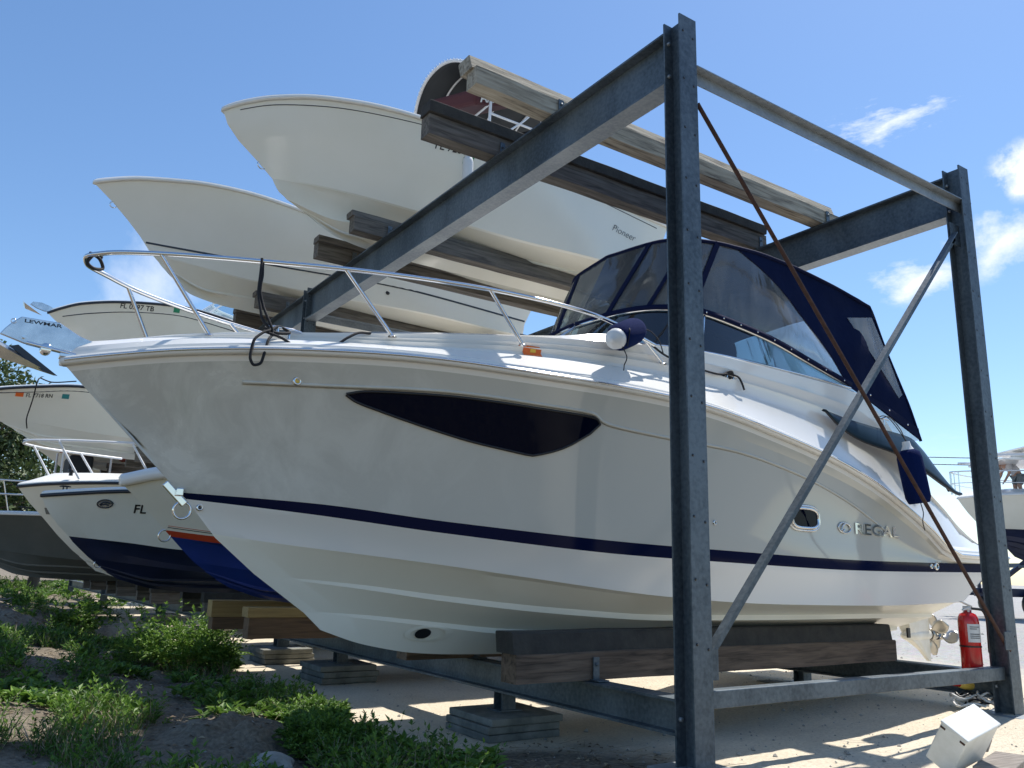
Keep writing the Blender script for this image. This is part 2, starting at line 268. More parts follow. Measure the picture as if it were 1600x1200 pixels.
# ------------------------------------------------------------------ object helpers
ORG = {}
def tag(o, label=None, cat=None, group=None, kind=None):
    if label: o['label'] = label
    if cat: o['category'] = cat
    if group: o['group'] = group
    if kind: o['kind'] = kind
    return o
def thing(name, loc, label, cat, group=None):
    o = bpy.data.objects.new(name, None); C.objects.link(o); o.location = loc; o.empty_display_size = .3
    ORG[o.name] = Vector(loc); return tag(o, label, cat, group)
class MB:
    under = 0
    def __init__(s): s.v = []; s.f = []; s.m = []; s.sm = []
    def add(s, vs, fs, mi=0, smooth=False):
        b = len(s.v); s.v += [Vector(v) for v in vs]
        for f in fs: s.f.append([b+i for i in f]); s.m.append(mi); s.sm.append(smooth)
    def box(s, c, size, rot=None, mi=0):
        hx, hy, hz = [q/2 for q in size]; c = Vector(c)
        vs = [Vector((x, y, z)) for x in (-hx, hx) for y in (-hy, hy) for z in (-hz, hz)]
        if rot is not None:
            r = rot if isinstance(rot, Matrix) else Euler(rot).to_matrix(); vs = [r @ v for v in vs]
        s.add([c+v for v in vs], [(0, 1, 3, 2), (4, 6, 7, 5), (0, 4, 5, 1), (2, 3, 7, 6), (0, 2, 6, 4), (1, 5, 7, 3)], mi)
    def sweep(s, pts, prof, up=(0, 0, 1), mi=0, smooth=False, cap=True):
        """sweep a 2D profile (side, up) along pts"""
        n = len(prof); pts = [Vector(p) for p in pts]; vs = []
        for i, p in enumerate(pts):
            d = (pts[min(i+1, len(pts)-1)]-pts[max(i-1, 0)]).normalized()
            sd = d.cross(Vector(up)).normalized(); u = sd.cross(d)
            vs += [p+sd*a+u*b for a, b in prof]
        fs = [(i*n+k, i*n+(k+1) % n, (i+1)*n+(k+1) % n, (i+1)*n+k) for i in range(len(pts)-1) for k in range(n)]
        if cap: fs += [tuple(range(n))[::-1], tuple(range((len(pts)-1)*n, len(pts)*n))]
        s.add(vs, fs, mi, smooth)
    def tube(s, pts, r, n=8, mi=0):
        pts = [Vector(p) for p in pts]; vs = []; t0 = (pts[1]-pts[0]).normalized()
        a = t0.orthogonal().normalized()
        for i, p in enumerate(pts):
            t = (pts[min(i+1, len(pts)-1)]-pts[max(i-1, 0)]).normalized()
            a = (a-t*a.dot(t)).normalized(); b = t.cross(a); rr = r[i] if isinstance(r, (list, tuple)) else r
            vs += [p+(a*math.cos(q)+b*math.sin(q))*rr for q in [2*math.pi*k/n for k in range(n)]]
        fs = [(i*n+k, i*n+(k+1) % n, (i+1)*n+(k+1) % n, (i+1)*n+k) for i in range(len(pts)-1) for k in range(n)]
        s.add(vs, fs, mi, True); s.add([vs[k] for k in range(n)], [tuple(range(n))[::-1]], mi); s.add(vs[-n:], [tuple(range(n))], mi)
    def ibeam(s, p0, p1, fw, dep, tf=.014, tw=.010, updir=(0, 0, 1), mi=0):
        """I-section: flanges are fw wide and dep apart along updir"""
        a, b = fw/2, dep/2; w = tw/2
        prof = [(-a, -b), (a, -b), (a, -b+tf), (w, -b+tf), (w, b-tf), (a, b-tf), (a, b), (-a, b), (-a, b-tf), (-w, b-tf), (-w, -b+tf), (-a, -b+tf)]
        p0, p1 = Vector(p0), Vector(p1); d = (p1-p0).normalized(); u = Vector(updir); sd = d.cross(u).normalized(); u = sd.cross(d)
        vs = [p+sd*x+u*y for p in (p0, p1) for x, y in prof]; n = 12
        fs = [(k, (k+1) % n, n+(k+1) % n, n+k) for k in range(1, n)]
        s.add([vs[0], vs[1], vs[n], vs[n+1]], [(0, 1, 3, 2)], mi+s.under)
        for o in (0, n): fs += [(o+0, o+1, o+2, o+11), (o+11, o+2, o+3, o+10), (o+10, o+3, o+4, o+9), (o+9, o+4, o+5, o+8), (o+8, o+5, o+6, o+7)]
        s.add(vs, fs, mi)
    def grid(s, rows, mi=0, smooth=True, close=False):
        n = len(rows[0]); vs = [p for r in rows for p in r]; nr = len(rows)
        fs = []
        for j in range(nr-1 if not close else nr):
            k = (j+1) % nr
            for i in range(n-1): fs.append((j*n+i, j*n+i+1, k*n+i+1, k*n+i))
        s.add(vs, fs, mi, smooth)
    def lathe(s, prof, base, axis=(0, 0, 1), n=20, mi=0, smooth=True):
        ax = Vector(axis).normalized(); a = ax.orthogonal().normalized(); b = ax.cross(a); base = Vector(base)
        rows = [[base+ax*h+(a*math.cos(2*math.pi*k/n)+b*math.sin(2*math.pi*k/n))*r for k in range(n+1)] for r, h in prof]
        s.grid(rows, mi, smooth)
    def poly(s, pts, thick, nrm, mi=0):
        pts = [Vector(p) for p in pts]; nv = Vector(nrm).normalized()*thick/2; n = len(pts)
        s.add([p+nv for p in pts]+[p-nv for p in pts], [tuple(range(n)), tuple(range(2*n-1, n-1, -1))]+[(k, k+n, (k+1) % n+n, (k+1) % n) for k in range(n)], mi)
    def islands(s):
        par = list(range(len(s.v)))
        def find(a):
            while par[a] != a: par[a] = par[par[a]]; a = par[a]
            return a
        seen = {}
        for i, v in enumerate(s.v):
            k = (round(v.x, 4), round(v.y, 4), round(v.z, 4))
            if k in seen: par[find(i)] = find(seen[k])
            else: seen[k] = i
        for f in s.f:
            for q in f[1:]: par[find(q)] = find(f[0])
        out = {}
        for f, m_, sm in zip(s.f, s.m, s.sm):
            r = find(f[0]); p = out.setdefault(r, (MB(), {}))
            mp = p[1]; nf = []
            for q in f:
                if q not in mp: mp[q] = len(p[0].v); p[0].v.append(s.v[q])
                nf.append(mp[q])
            p[0].f.append(nf); p[0].m.append(m_); p[0].sm.append(sm)
        return [p[0] for p in out.values()]
    def build(s, name, mats, parent=None, label=None, cat=None, group=None, kind=None, bevel=0, angle=None, weld=False, solid=0, split=False, origin=None):
        if split:
            out = []
            for p in s.islands(): out.append(p.build(name, mats, parent, label, cat, group, kind, bevel, angle, weld, solid))
            return out[0]
        if not isinstance(mats, (list, tuple)): mats = [mats]
        if origin is not None: o0 = Vector(origin)
        elif parent is not None: o0 = ORG[parent.name]
        else:
            zs = min(v.z for v in s.v); o0 = Vector((sum(v.x for v in s.v)/len(s.v), sum(v.y for v in s.v)/len(s.v), zs))
        me = bpy.data.meshes.new(name); me.from_pydata([v-o0 for v in s.v], [], s.f)
        for m_ in mats: me.materials.append(M[m_])
        me.polygons.foreach_set('material_index', s.m); me.polygons.foreach_set('use_smooth', s.sm)
        bm = bmesh.new(); bm.from_mesh(me)
        if weld: bmesh.ops.remove_doubles(bm, verts=bm.verts, dist=.0008)
        bmesh.ops.recalc_face_normals(bm, faces=bm.faces); bm.to_mesh(me); bm.free()
        if angle: me.set_sharp_from_angle(angle=R(angle))
        o = bpy.data.objects.new(name, me); C.objects.link(o)
        if parent is not None: o.parent = parent
        else: o.location = o0
        ORG[o.name] = o0
        if solid:
            md = o.modifiers.new('thickness', 'SOLIDIFY'); md.thickness = solid; md.offset = -1
        if bevel:
            md = o.modifiers.new('bevel', 'BEVEL'); md.width = bevel; md.segments = 2; md.limit_method = 'ANGLE'
        return tag(o, label, cat, group, kind)

def interp(pts, x):
    """monotone cubic through (x, y) points"""
    n = len(pts)
    if n == 1: return pts[0][1]
    if x <= pts[0][0]: return pts[0][1]
    if x >= pts[-1][0]: return pts[-1][1]
    i = 0
    while x > pts[i+1][0]: i += 1
    h = [pts[k+1][0]-pts[k][0] for k in range(n-1)]; d = [(pts[k+1][1]-pts[k][1])/h[k] for k in range(n-1)]
    def tan(k):
        if k == 0: return d[0]
        if k == n-1: return d[-1]
        if d[k-1]*d[k] <= 0: return 0
        w1, w2 = 2*h[k]+h[k-1], h[k]+2*h[k-1]; return (w1+w2)/(w1/d[k-1]+w2/d[k])
    t = (x-pts[i][0])/h[i]; m0, m1 = tan(i)*h[i], tan(i+1)*h[i]
    return (2*t**3-3*t*t+1)*pts[i][1]+(t**3-2*t*t+t)*m0+(-2*t**3+3*t*t)*pts[i+1][1]+(t**3-t*t)*m1

NC = 60
class Row:
    """a longitudinal line of a hull: half-breadth and height against X"""
    def __init__(s, X0, X1, W, L, p, z, taper=0., q=1.): s.q = q; s.X0, s.X1, s.W, s.L, s.p, s.z, s.t = X0, X1, W, L, p, z, taper
    def w(s, x):
        u = min(1, max(0, (x-s.X0)/s.L)); return s.W*(1-(1-u)**s.p)**s.q*(1-s.t*max(0, (x-s.X0-s.L)/(s.X1-s.X0-s.L)))
    def h(s, x): return interp(s.z, x)
    def pt(s, x, yc, side, dw=0, dz=0): return Vector((x, yc+side*max(0, s.w(x)+dw), s.h(x)+dz))
    def pts(s, yc, side, dw=0, dz=0, n=NC, a=0., b=1.):
        return [s.pt(s.X0+(s.X1-s.X0)*(a+(b-a)*(k/n))**1.7, yc, side, dw, dz) for k in range(n+1)]
def lerp_rows(p, q, t): return [a.lerp(b, t) for a, b in zip(p, q)]
def hull_mesh(mb, rows, mids, yc, transom=0, flare=None):
    """rows from sheer to keel; mids: material index of each band"""
    for side in (-1, 1):
        ps = [r.pts(yc, side) for r in rows]
        for j in range(len(rows)-1):
            k = 1
            if flare and j in flare: k = 6
            sub = []
            for q in range(k+1):
                t = q/k; row = lerp_rows(ps[j], ps[j+1], t)
                if k > 1:
                    b = flare[j]*4*t*(1-t)
                    row = [Vector((v.x, v.y-side*b*min(1, (i/NC)*8)*(1-.8*i/NC), v.z)) for i, v in enumerate(row)]
                sub.append(row)
            mb.grid(sub, mids[j])
        
    # transom
    ends_n = [r.pts(yc, -1)[-1] for r in rows]; ends_f = [r.pts(yc, 1)[-1] for r in rows]
    n = len(rows)
    mb.add(ends_n+ends_f, [(i, i+1, n+i+1, n+i) for i in range(n-1)], transom)
def bvh(o):
    o0 = ORG[o.name] if o.parent is None else ORG[o.parent.name]
    me = o.data; return BVHTree.FromPolygons([v.co+o0 for v in me.vertices], [tuple(p.vertices) for p in me.polygons])
def on_side(tree, x, z, off=.005, y0=-2, sgn=1):
    h = tree.ray_cast(Vector((x, y0, z)), Vector((0, sgn, 0)))
    return Vector((x, h[0].y-sgn*off, z)) if h[0] else None
def text_mesh(txt, size, shear=0., bold=0., space=1.0):
    cu = bpy.data.curves.new('lettering', 'FONT'); cu.body = txt; cu.size = size; cu.shear = shear; cu.offset = bold; cu.space_character = space; cu.resolution_u = 3
    ob = bpy.data.objects.new('lettering', cu); C.objects.link(ob); dg = bpy.context.evaluated_depsgraph_get()
    me = bpy.data.meshes.new_from_object(ob.evaluated_get(dg)); vs = [v.co.copy() for v in me.vertices]; fs = [tuple(p.vertices) for p in me.polygons]
    bpy.data.objects.remove(ob); bpy.data.meshes.remove(me); bpy.data.curves.remove(cu)
    return vs, fs
def decal_text(name, txt, size, x, z, tree, m, parent, slope=0., shear=0., bold=0., off=.006, sx=1., sgn=1, label=None, solid=0):
    vs, fs = text_mesh(txt, size, shear, bold); mb = MB(); out = []
    for v in vs:
        px = x+v.x*sx; pz = z+v.y+v.x*sx*slope; q = on_side(tree, px, pz, off); out.append(q or Vector((px, out[-1].y if out else 0, pz)))
    mb.add(out, fs); return mb.build(name, m, parent, label, solid=solid)
def decal_patch(name, up, lo, tree, m, parent, n=24, k=6, off=.006, label=None, solid=0, build=True, mb=None):
    """patch on the hull side between two (x, z) polylines given as functions of t"""
    mb = mb or MB(); rows = []
    for j in range(k+1):
        row = []
        for i in range(n+1):
            t = i/n; a, b = up(t), lo(t); x = a[0]+(b[0]-a[0])*j/k; z = a[1]+(b[1]-a[1])*j/k; q = on_side(tree, x, z, off); row.append(q if q else Vector((x, row[-1].y if row else 0, z)))
        rows.append(row)
    mb.grid(rows)
    return mb.build(name, m, parent, label, solid=solid) if build else mb
def pl(pts):
    """polyline parametrised by t in 0..1 (smooth)"""
    n = len(pts)-1; xs = [(i, p[0]) for i, p in enumerate(pts)]; zs = [(i, p[1]) for i, p in enumerate(pts)]
    return lambda t: (interp(xs, t*n), interp(zs, t*n))
def pl3(pts):
    n = len(pts)-1; cs = [[(i, p[k]) for i, p in enumerate(pts)] for k in range(3)]
    return lambda t: Vector([interp(c, t*n) for c in cs])
def ring(mb, c, r, tr, axis=(0, 1, 0), n=20, mi=0, sx=1, sz=1):
    ax = Vector(axis).normalized(); a = Vector((1, 0, 0)); a = (a-ax*a.dot(ax)).normalized(); b = ax.cross(a)
    pts = [Vector(c)+a*math.cos(2*math.pi*k/n)*r*sx+b*math.sin(2*math.pi*k/n)*r*sz for k in range(n+1)]
    mb.tube(pts, tr, 6, mi)

# ------------------------------------------------------------------ ground
def sstep(a, b, x):
    t = min(1, max(0, (x-a)/(b-a))); return t*t*(3-2*t)
MOUNDS = [(1.72, 5.75, .80, .15), (2.7, 15.2, .7, .24), (.7, 12.5, .9, .18), (2.3, 8.3, .6, .08), (2.75, 5.05, .35, .06)]
def gz(x, y):
    base = -.08-.10*sstep(3.6, 5.2, y)
    z = base*(1-sstep(5.2, 7.2, x))
    z += .42*sstep(2.3, -.1, x-.02*max(0, y-6))*sstep(3.6, 9, y)*sstep(60, 20, y)
    if x < 4 and y < 40:
        z += (pn(Vector((x*.9, y*.9, 0)))*.07+pn(Vector((x*2.7, y*2.7, 3)))*.045+pn(Vector((x*6.5, y*6.5, 5)))*.022)*sstep(3.2, 2.2, x)
    if x < 12 and y < 15: z += pn(Vector((x*6, y*6, 1)))*.006+pn(Vector((x*17, y*17, 1)))*.003
    for mx_, my_, r, hh in MOUNDS:
        d = math.hypot(x-mx_, y-my_)/r
        if d < 1: z += hh*(1-d*d)**2*(1+.5*pn(Vector((x*7, y*7, 9)))+.25*pn(Vector((x*19, y*19, 4))))
    return z
def make_ground():
    xs = []; x = -1.5
    while x < 11: xs.append(x); x += .05
    while x < 900: xs.append(x); x += max(.3, (x-10)*.25)
    neg = []; x = -1.8
    while x > -600: neg.append(x); x -= max(.4, -(x)*.25)
    xs = neg[::-1]+xs
    ys = []; y = 1.5
    while y < 14: ys.append(y); y += .05
    while y < 30: ys.append(y); y += .2
    while y < 1200: ys.append(y); y += max(.5, (y-29)*.25)
    neg = []; y = 1.1
    while y > -400: neg.append(y); y -= max(.4, -(y-1)*.3)
    ys = neg[::-1]+ys
    mb = MB(); mb.grid([[Vector((x, y, gz(x, y))) for x in xs] for y in ys])
    o = mb.build('ground', 'ground', origin=(0, 0, 0)); o['kind'] = 'structure'
make_ground()

# ------------------------------------------------------------------ steel boat rack
PX = (3.645, 7.175); PY = [3.508, 10.5, 17.6, 24.7, 31.8]; TOP = 4.70
rack = thing('boat_rack', (5.4, 10, 0), 'grey galvanized steel storage rack of tall posts and beams holding the boats', 'boat rack')
def post_mb(x, y, top=TOP, zb=0.):
    mb = MB(); mb.ibeam((x, y, zb-.02), (x, y, top), .155, .155, .012, .008, (0, -1, 0))
    return mb
def holes(mb, x, y, z0, z1, step):
    z = z1; k = 0
    while z > z0:
        for s in (-.046, .046):
            mb.lathe([(.0, -.0015), (.009, -.0015), (.009, .0)], (x+s, y-.0785, z-(.03 if s > 0 else 0)), (0, 1, 0), 10)
        z -= step; k += 1
def build_post(x, y):
    zb = -.05 if y < 5 and x < 5 else 0. if x > 5 or y in (10.5, 17.6) else gz(x, y)
    p = post_mb(x, y, zb=zb).build('post', 'galv', rack)
    if y < 11 and x < 5 or y < 5:
        hb = MB(); holes(hb, x, y, .3, TOP-.12, .36); hb.build('bolt_hole', 'black', p, split=True)
    bp = MB(); bp.box((x, y, zb-.01), (.40, .36, .02)); bp.build('base_plate', 'galv_light', p, bevel=.002)
    bo = MB()
    for zz in (4.55, 4.30, .20):
        for sx_ in (-.045, .045): bo.lathe([(.0, -.014), (.014, -.014), (.014, 0)], (x+sx_, y+.0655, zz), (0, 1, 0), 6)
    bo.build('bolt', 'galv_light', p, split=True)
    return p
for y in PY:
    for x in PX: build_post(x, y)
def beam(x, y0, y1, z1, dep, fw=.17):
    mb = MB(); mb.under = 1; mb.ibeam((x, y0, z1-dep/2), (x, y1, z1-dep/2), fw, dep, .016, .010); return mb.build('cross_beam', ['galv', 'galv_light'], rack)  # bottom flange face takes the paler steel: bounce light put into its colour
for x in PX:
    for i in range(len(PY)-1):
        y0, y1 = PY[i]+.079, PY[i+1]-.079
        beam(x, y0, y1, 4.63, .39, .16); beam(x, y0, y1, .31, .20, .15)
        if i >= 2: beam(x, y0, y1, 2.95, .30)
def angle_bar(name, p0, p1, w=.1, m='galv_light', nrm=(0, -1, 0)):
    mb = MB(); mb.sweep([p0, p1], [(-w/2, -.004), (w/2, -.004), (w/2, .004), (-w/2+.008, .004), (-w/2+.008, w*.7), (-w/2, w*.7)], nrm); return mb.build(name, m, rack)
for i, y in enumerate(PY[:4]):
    yb = y+.02
    angle_bar('top_brace', (3.73, yb-.03, 4.32), (7.26, yb-.03, 4.32), .095)
    mb = MB(); mb.box((5.41, yb, .305), (3.42, .09, .10)); mb.build('bottom_brace', 'galv', rack, bevel=.006)
    if i != 1: angle_bar('diagonal_brace', (3.76, yb-.03, .55), (7.02, yb-.03, 4.00), .075, 'galv')
mb = MB(); mb.tube([(3.74, 3.45, 4.09), (5.4, 3.44, 2.32), (7.13, 3.44, .48)], .0155, 10); mb.build('tie_rod', 'rust', rack, label='rusty brown diagonal rod')
mb = MB(); mb.box((7.05, 3.50, 4.03), (.15, .012, .20)); mb.box((7.10, 3.425, .56), (.12, .012, .14)); mb.box((3.78, 3.49, .50), (.10, .012, .18)); mb.build('gusset_plate', 'galv', rack, bevel=.002, split=True)
# angle clip bracket holding a bunk on the beam
def bunk(y, z0, x0, x1, tilt, mats, h1=.15, h2=.16, t=.075, name='bunk', bump_=0.):
    """two timbers set on edge, the upper one leaning in towards the keel"""
    mb = MB(); n = 26
    def timber(za, zb, lean, mi, tt, xa, xb, seed):
        rows = []
        prof = [(-tt, za), (-tt, zb), (-tt+.01, zb+.008), (tt-.01, zb+.008), (tt, zb), (tt, za)]
        for i in range(n+1):
            x = xa+(xb-xa)*i/n; wv = pn(Vector((x*1.3, seed, 0)))*.008
            rows.append([Vector((x, y+p[0]+lean*(p[1]-z0)+wv, p[1]+pn(Vector((x*2.1, seed, p[1]*3)))*.006)) for p in prof])
        rows2 = [[r[k] for r in rows] for k in range(len(prof))]; rows2.append(rows2[0])
        mb.grid(rows2, mi, False)
        mb.add(rows[0], [tuple(range(6))], mi); mb.add(rows[-1], [tuple(range(6))[::-1]], mi)
    timber(z0, z0+h2, 0, 0, t, x0, x1, y); timber(z0+h2+.006, z0+h2+h1, tilt, 1, t+.012, x0-.02, x1-.03, y+5)
    o = mb.build(name, mats, rack, angle=30)
    for x in PX:
        br = MB()
        if x0 < x < x1:
            br.box((x, y, z0+.0015), (.09, 2*t+.05, .003))
            for s in (-1, 1):
                br.box((x, y+s*(t+.012), z0+.07), (.05, .008, .15)); br.box((x, y+s*(t+.05), z0+.004), (.09, .085, .008))
            br.lathe([(.0, .012), (.012, .012), (.012, 0)], (x, y-t-.016, z0+.10), (0, -1, 0), 6)
            br.build('bracket', 'galv', o)
    return o
b1 = bunk(4.93, 4.635, 2.84, 7.42, .35, ['palewood', 'palewood'], .13, .15)
b1['label'] = 'sun bleached bunk timber'
bunk(5.80, 4.635, 2.90, 7.28, -.12, ['greywood', 'carpet'], .10, .19)
bunk(8.12, 4.635, 3.22, 7.6, .2, ['greywood', 'greywood'], .07, .17)
bunk(9.12, 4.635, 3.18, 7.6, -.2, ['greywood', 'greywood'], .07, .17)
bunk(11.55, 4.635, 3.2, 7.6, .2, ['greywood', 'greywood'], .07, .17); bunk(12.65, 4.635, 3.2, 7.6, -.2, ['greywood', 'greywood'], .07, .17)
for yy in (15.0, 16.1, 18.5, 19.6, 21.9, 23.0, 25.6, 26.7): bunk(yy, 4.635, 3.1, 7.6, 0, ['greywood', 'greywood'], .12, .17)
for yy in (25.4, 26.4, 21.6, 22.6, 18.0, 19.1): bunk(yy, 2.955, 2.9, 7.6, 0, ['greywood', 'greywood'], .12, .17)
lb = bunk(4.47, .315, 3.02, 7.1, .15, ['bunkbrown', 'carpet'], .13, .17, .085); lb['label'] = 'brown bunk timber with dark carpeted top'
bunk(5.95, .315, 3.02, 7.1, -.15, ['bunkbrown', 'carpet'], .13, .17, .085)
o = bunk(8.02, .315, 2.43, 7.1, 0, ['brownwood', 'newwood'], .09, .19, .08); o['label'] = 'brown timber with a yellow new timber cap'
o = bunk(9.28, .315, 2.43, 7.1, 0, ['brownwood', 'newwood'], .17, .12, .08); o['label'] = 'yellow new timber on a dark one'
for yy in (11.5, 12.7, 14.9, 16.1, 18.2, 19.4, 21.8, 23.0): bunk(yy, .315, 2.9, 7.1, 0, ['greywood', 'carpet'], .12, .17)

# concrete paver footings under short steel stubs
foot = []
def footing(x, y, lay, label, zt=-.02, sz=.62):
    t = thing('concrete_footing', (x, y, gz(x, y)), label, 'footing', 'concrete paver footings under the rack beams')
    g = gz(x, y)-.05; h = (zt-g)/lay
    for k in range(lay):
        mb = MB(); mb.box((x+random.uniform(-.02, .02), y+random.uniform(-.02, .02), g+h*(k+.5)), (sz, sz, h-.004), (0, 0, random.uniform(-.02, .02))); mb.build('slab', 'concrete', t, bevel=.007)
    mb = MB(); mb.box((x, y, zt+.005), (.2, .18, .01)); mb.ibeam((x, y, zt+.008), (x, y, .108), .12, .12, .01, .01, (0, -1, 0)); mb.build('stub_column', 'galv', t)
footing(3.65, 5.45, 4, 'stack of mossy square concrete slabs with a short steel stub, nearest the corner post')
footing(3.65, 8.62, 4, 'stack of grey square concrete slabs under the beam, second from the corner post', -.0)
footing(3.65, 10.5, 4, 'pale stack of concrete slabs beside the leafy bush under the timber ends', .0)
footing(3.65, 14.1, 4, 'far stack of thin concrete slabs behind the leafy bush', .0)
footing(3.65, 17.6, 4, 'far concrete slab stack under a pale steel column', .0)
footing(7.18, 5.45, 3, 'small concrete footing under the rear beam in the shade of the cruiser', .0)

# ------------------------------------------------------------------ the near cabin cruiser
YC = 5.2
cr = thing('cabin_cruiser', (4.4, YC, .42), 'large white and grey cabin cruiser with navy stripe and navy canvas, nearest the camera', 'boat')
r_rail = Row(.39, 8.42, 1.25, 4.4, 2.2, [(.39, 2.09), (.55, 2.12), (1, 2.185), (1.5, 2.222), (2.15, 2.24), (3, 2.215), (3.9, 2.185), (4.3, 2.155), (5, 2.055), (5.6, 1.95), (6.23, 1.79), (7.0, 1.48), (7.47, 1.245), (7.6, 1.235), (8.42, 1.235)], .05)
r_b1 = Row(.44, 8.40, 1.235, 4.4, 2.2, [(x, z-.055) for x, z in r_rail.z], .05)
r_b2 = Row(.47, 8.40, 1.205, 4.4, 2.15, [(.44, 2.01), (.6, 2.03), (1, 2.08), (1.5, 2.11), (2.15, 2.115), (3, 2.09), (3.9, 2.06), (4.3, 2.03), (5, 1.94), (5.6, 1.84), (6.23, 1.69), (7, 1.40), (7.47, 1.205), (8.4, 1.205)], .05)
r_st = Row(1.10, 8.30, 1.18, 4.7, 2.0, [(1.10, 1.405), (1.81, 1.37), (2.6, 1.29), (3.86, 1.205), (4.45, 1.185), (6.0, 1.155), (8.3, 1.18)], .05)
r_sb = Row(1.145, 8.22, 1.175, 4.7, 2.0, [(1.13, 1.37), (1.81, 1.305), (2.6, 1.218), (3.86, 1.122), (4.45, 1.103), (6.0, 1.074), (8.3, 1.102)], .05)
r_ch = Row(1.32, 7.78, 1.13, 4.6, 1.8, [(1.32, 1.17), (1.72, 1.12), (1.91, 1.10), (2.67, 1.02), (3.09, .97), (4.23, .85), (5.09, .81), (6.5, .80), (7.8, .83)], .04)
r_ci = Row(1.34, 7.74, 1.07, 4.7, 1.8, [(1.32, 1.15), (1.72, 1.095), (1.91, 1.075), (2.67, .995), (3.09, .95), (4.23, .835), (5.09, .80), (6.5, .79), (7.8, .82)], .04)
r_a1 = Row(1.60, 7.7, .83, 4.6, 1.8, [(1.60, .935), (2.2, .89), (2.74, .83), (3.6, .755), (4.43, .715), (7.7, .715)])
r_a2 = Row(1.61, 7.7, .822, 4.6, 1.8, [(1.60, .93), (2.2, .865), (2.74, .795), (3.6, .715), (4.43, .675), (7.7, .68)])
r_k1 = Row(1.92, 7.7, .47, 4.6, 1.9, [(1.92, .715), (2.23, .70), (2.84, .645), (3.29, .605), (4.4, .57), (7.7, .57)])
r_k2 = Row(1.93, 7.7, .462, 4.6, 1.9, [(1.92, .71), (2.23, .68), (2.84, .615), (3.29, .57), (4.4, .535), (7.7, .54)])
r_kl = Row(2.05, 7.65, .0001, 4, 2, [(2.05, .60), (2.32, .512), (2.51, .472), (2.7, .442), (3.0, .422), (3.54, .41), (7.7, .42)])
rows = [r_rail, r_b1, r_b2, r_st, r_sb, r_ch, r_ci, r_a1, r_a2, r_k1, r_k2, r_kl]
mb = MB(); hull_mesh(mb, rows, [1, 0, 0, 2, 1, 3, 3, 3, 3, 3, 3], YC, 1, {2: .05, 4: .012})
hull = mb.build('hull', ['topside', 'gel', 'navy', 'gel_bottom'], cr, angle=14, weld=True)
HT = bvh(hull)
# rub rail
mb = MB()
for s in (-1, 1):
    pts = r_rail.pts(YC, s, .012, .004); mb.sweep(pts, [(-.012, -.028), (.022, -.02), (.028, 0), (.022, .02), (-.012, .028)] if s < 0 else [(.012, -.028), (-.022, -.02), (-.028, 0), (-.022, .02), (.012, .028)], mi=0, smooth=True)
    mb.tube([p+Vector((0, s*.03, .002)) for p in pts[1:]], .0085, 6, 1)
mb.build('rub_rail', ['gel', 'chrome'], cr)
# deck
def bowcap(z): return z
d1 = Row(.40, 8.42, 1.24, 4.4, 2.2, [(x, z+.05) for x, z in r_rail.z], .05)
d2 = Row(.43, 8.42, 1.18, 4.4, 2.15, [(x, z+.085) for x, z in r_rail.z], .05)
d3 = Row(.52, 8.42, 1.05, 4.4, 2.0, [(.5, 2.235), (1.0, 2.30), (2.24, 2.365), (3, 2.41), (3.3, 2.42), (3.8, 2.415), (4.5, 2.395), (5.27, 2.345), (6, 2.255), (6.8, 2.07), (7.2, 1.90), (7.5, 1.76), (7.75, 1.63), (8.0, 1.45), (8.42, 1.33)], .05)
d4 = Row(.6, 8.40, 1.0, 4.2, 2.0, [(.6, 2.25), (1.0, 2.33), (2.0, 2.435), (3.04, 2.545), (3.57, 2.59), (4.2, 2.64), (4.55, 2.665), (5.4, 2.66), (6.4, 2.64), (6.9, 2.43), (7.15, 2.20), (7.35, 1.97), (7.62, 1.76), (7.8, 1.66), (8.05, 1.50), (8.4, 1.34)], .03)
d5 = Row(.7, 8.35, .93, 4.2, 2.0, [(.7, 2.255), (1.0, 2.34), (2.0, 2.45), (3.04, 2.56), (3.57, 2.60), (4.2, 2.65), (4.55, 2.67), (5.4, 2.665), (6.4, 2.645), (6.9, 2.43), (7.15, 2.20), (7.35, 1.97), (7.62, 1.76), (7.8, 1.66), (8.05, 1.50), (8.35, 1.34)], .03)
d6 = Row(.75, 8.3, .86, 4.2, 2.0, [(.75, 2.25), (2.0, 2.47), (3.3, 2.62), (3.95, 2.72), (4.05, 2.70), (4.3, 1.7), (7.7, 1.5), (8.3, 1.3)], .03)
d7 = Row(.41, 8.3, .0001, 4, 2, [(.41, 2.145), (.55, 2.21), (1.07, 2.335), (1.89, 2.49), (3.0, 2.68), (3.6, 2.78), (4.0, 2.80), (4.1, 2.78), (4.35, 1.7), (7.7, 1.5), (8.3, 1.3)])
mb = MB()
for side in (-1, 1):
    ps = [r.pts(YC, side) for r in (r_rail, d1, d2, d3)]
    # body creases on the cabin side
    def mid(ra, rb, t, dy): return [a.lerp(b, t)+Vector((0, side*dy*min(1, i/30), 0)) for i, (a, b) in enumerate(zip(ra.pts(YC, side), rb.pts(YC, side)))]
    ps += [mid(d3, d4, .12, .0), mid(d3, d4, .34, .022), mid(d3, d4, .37, -.010), mid(d3, d4, .62, .020), mid(d3, d4, .65, -.010), mid(d3, d4, .97, .012)]
    ps += [r.pts(YC, side) for r in (d4, d5)]
    mb.grid(ps); mb.grid([d5.pts(YC, side), d6.pts(YC, side), lerp_rows(d6.pts(YC, side), d7.pts(YC, side), .5), d7.pts(YC, side)])
deck = mb.build('deck', 'gel', cr, angle=22, weld=True)
DT = bvh(deck)
mb = MB(); mb.box((8.35, YC, 1.20), (.5, 2.1, .10)); mb.build('swim_platform', 'gel', cr, bevel=.035)
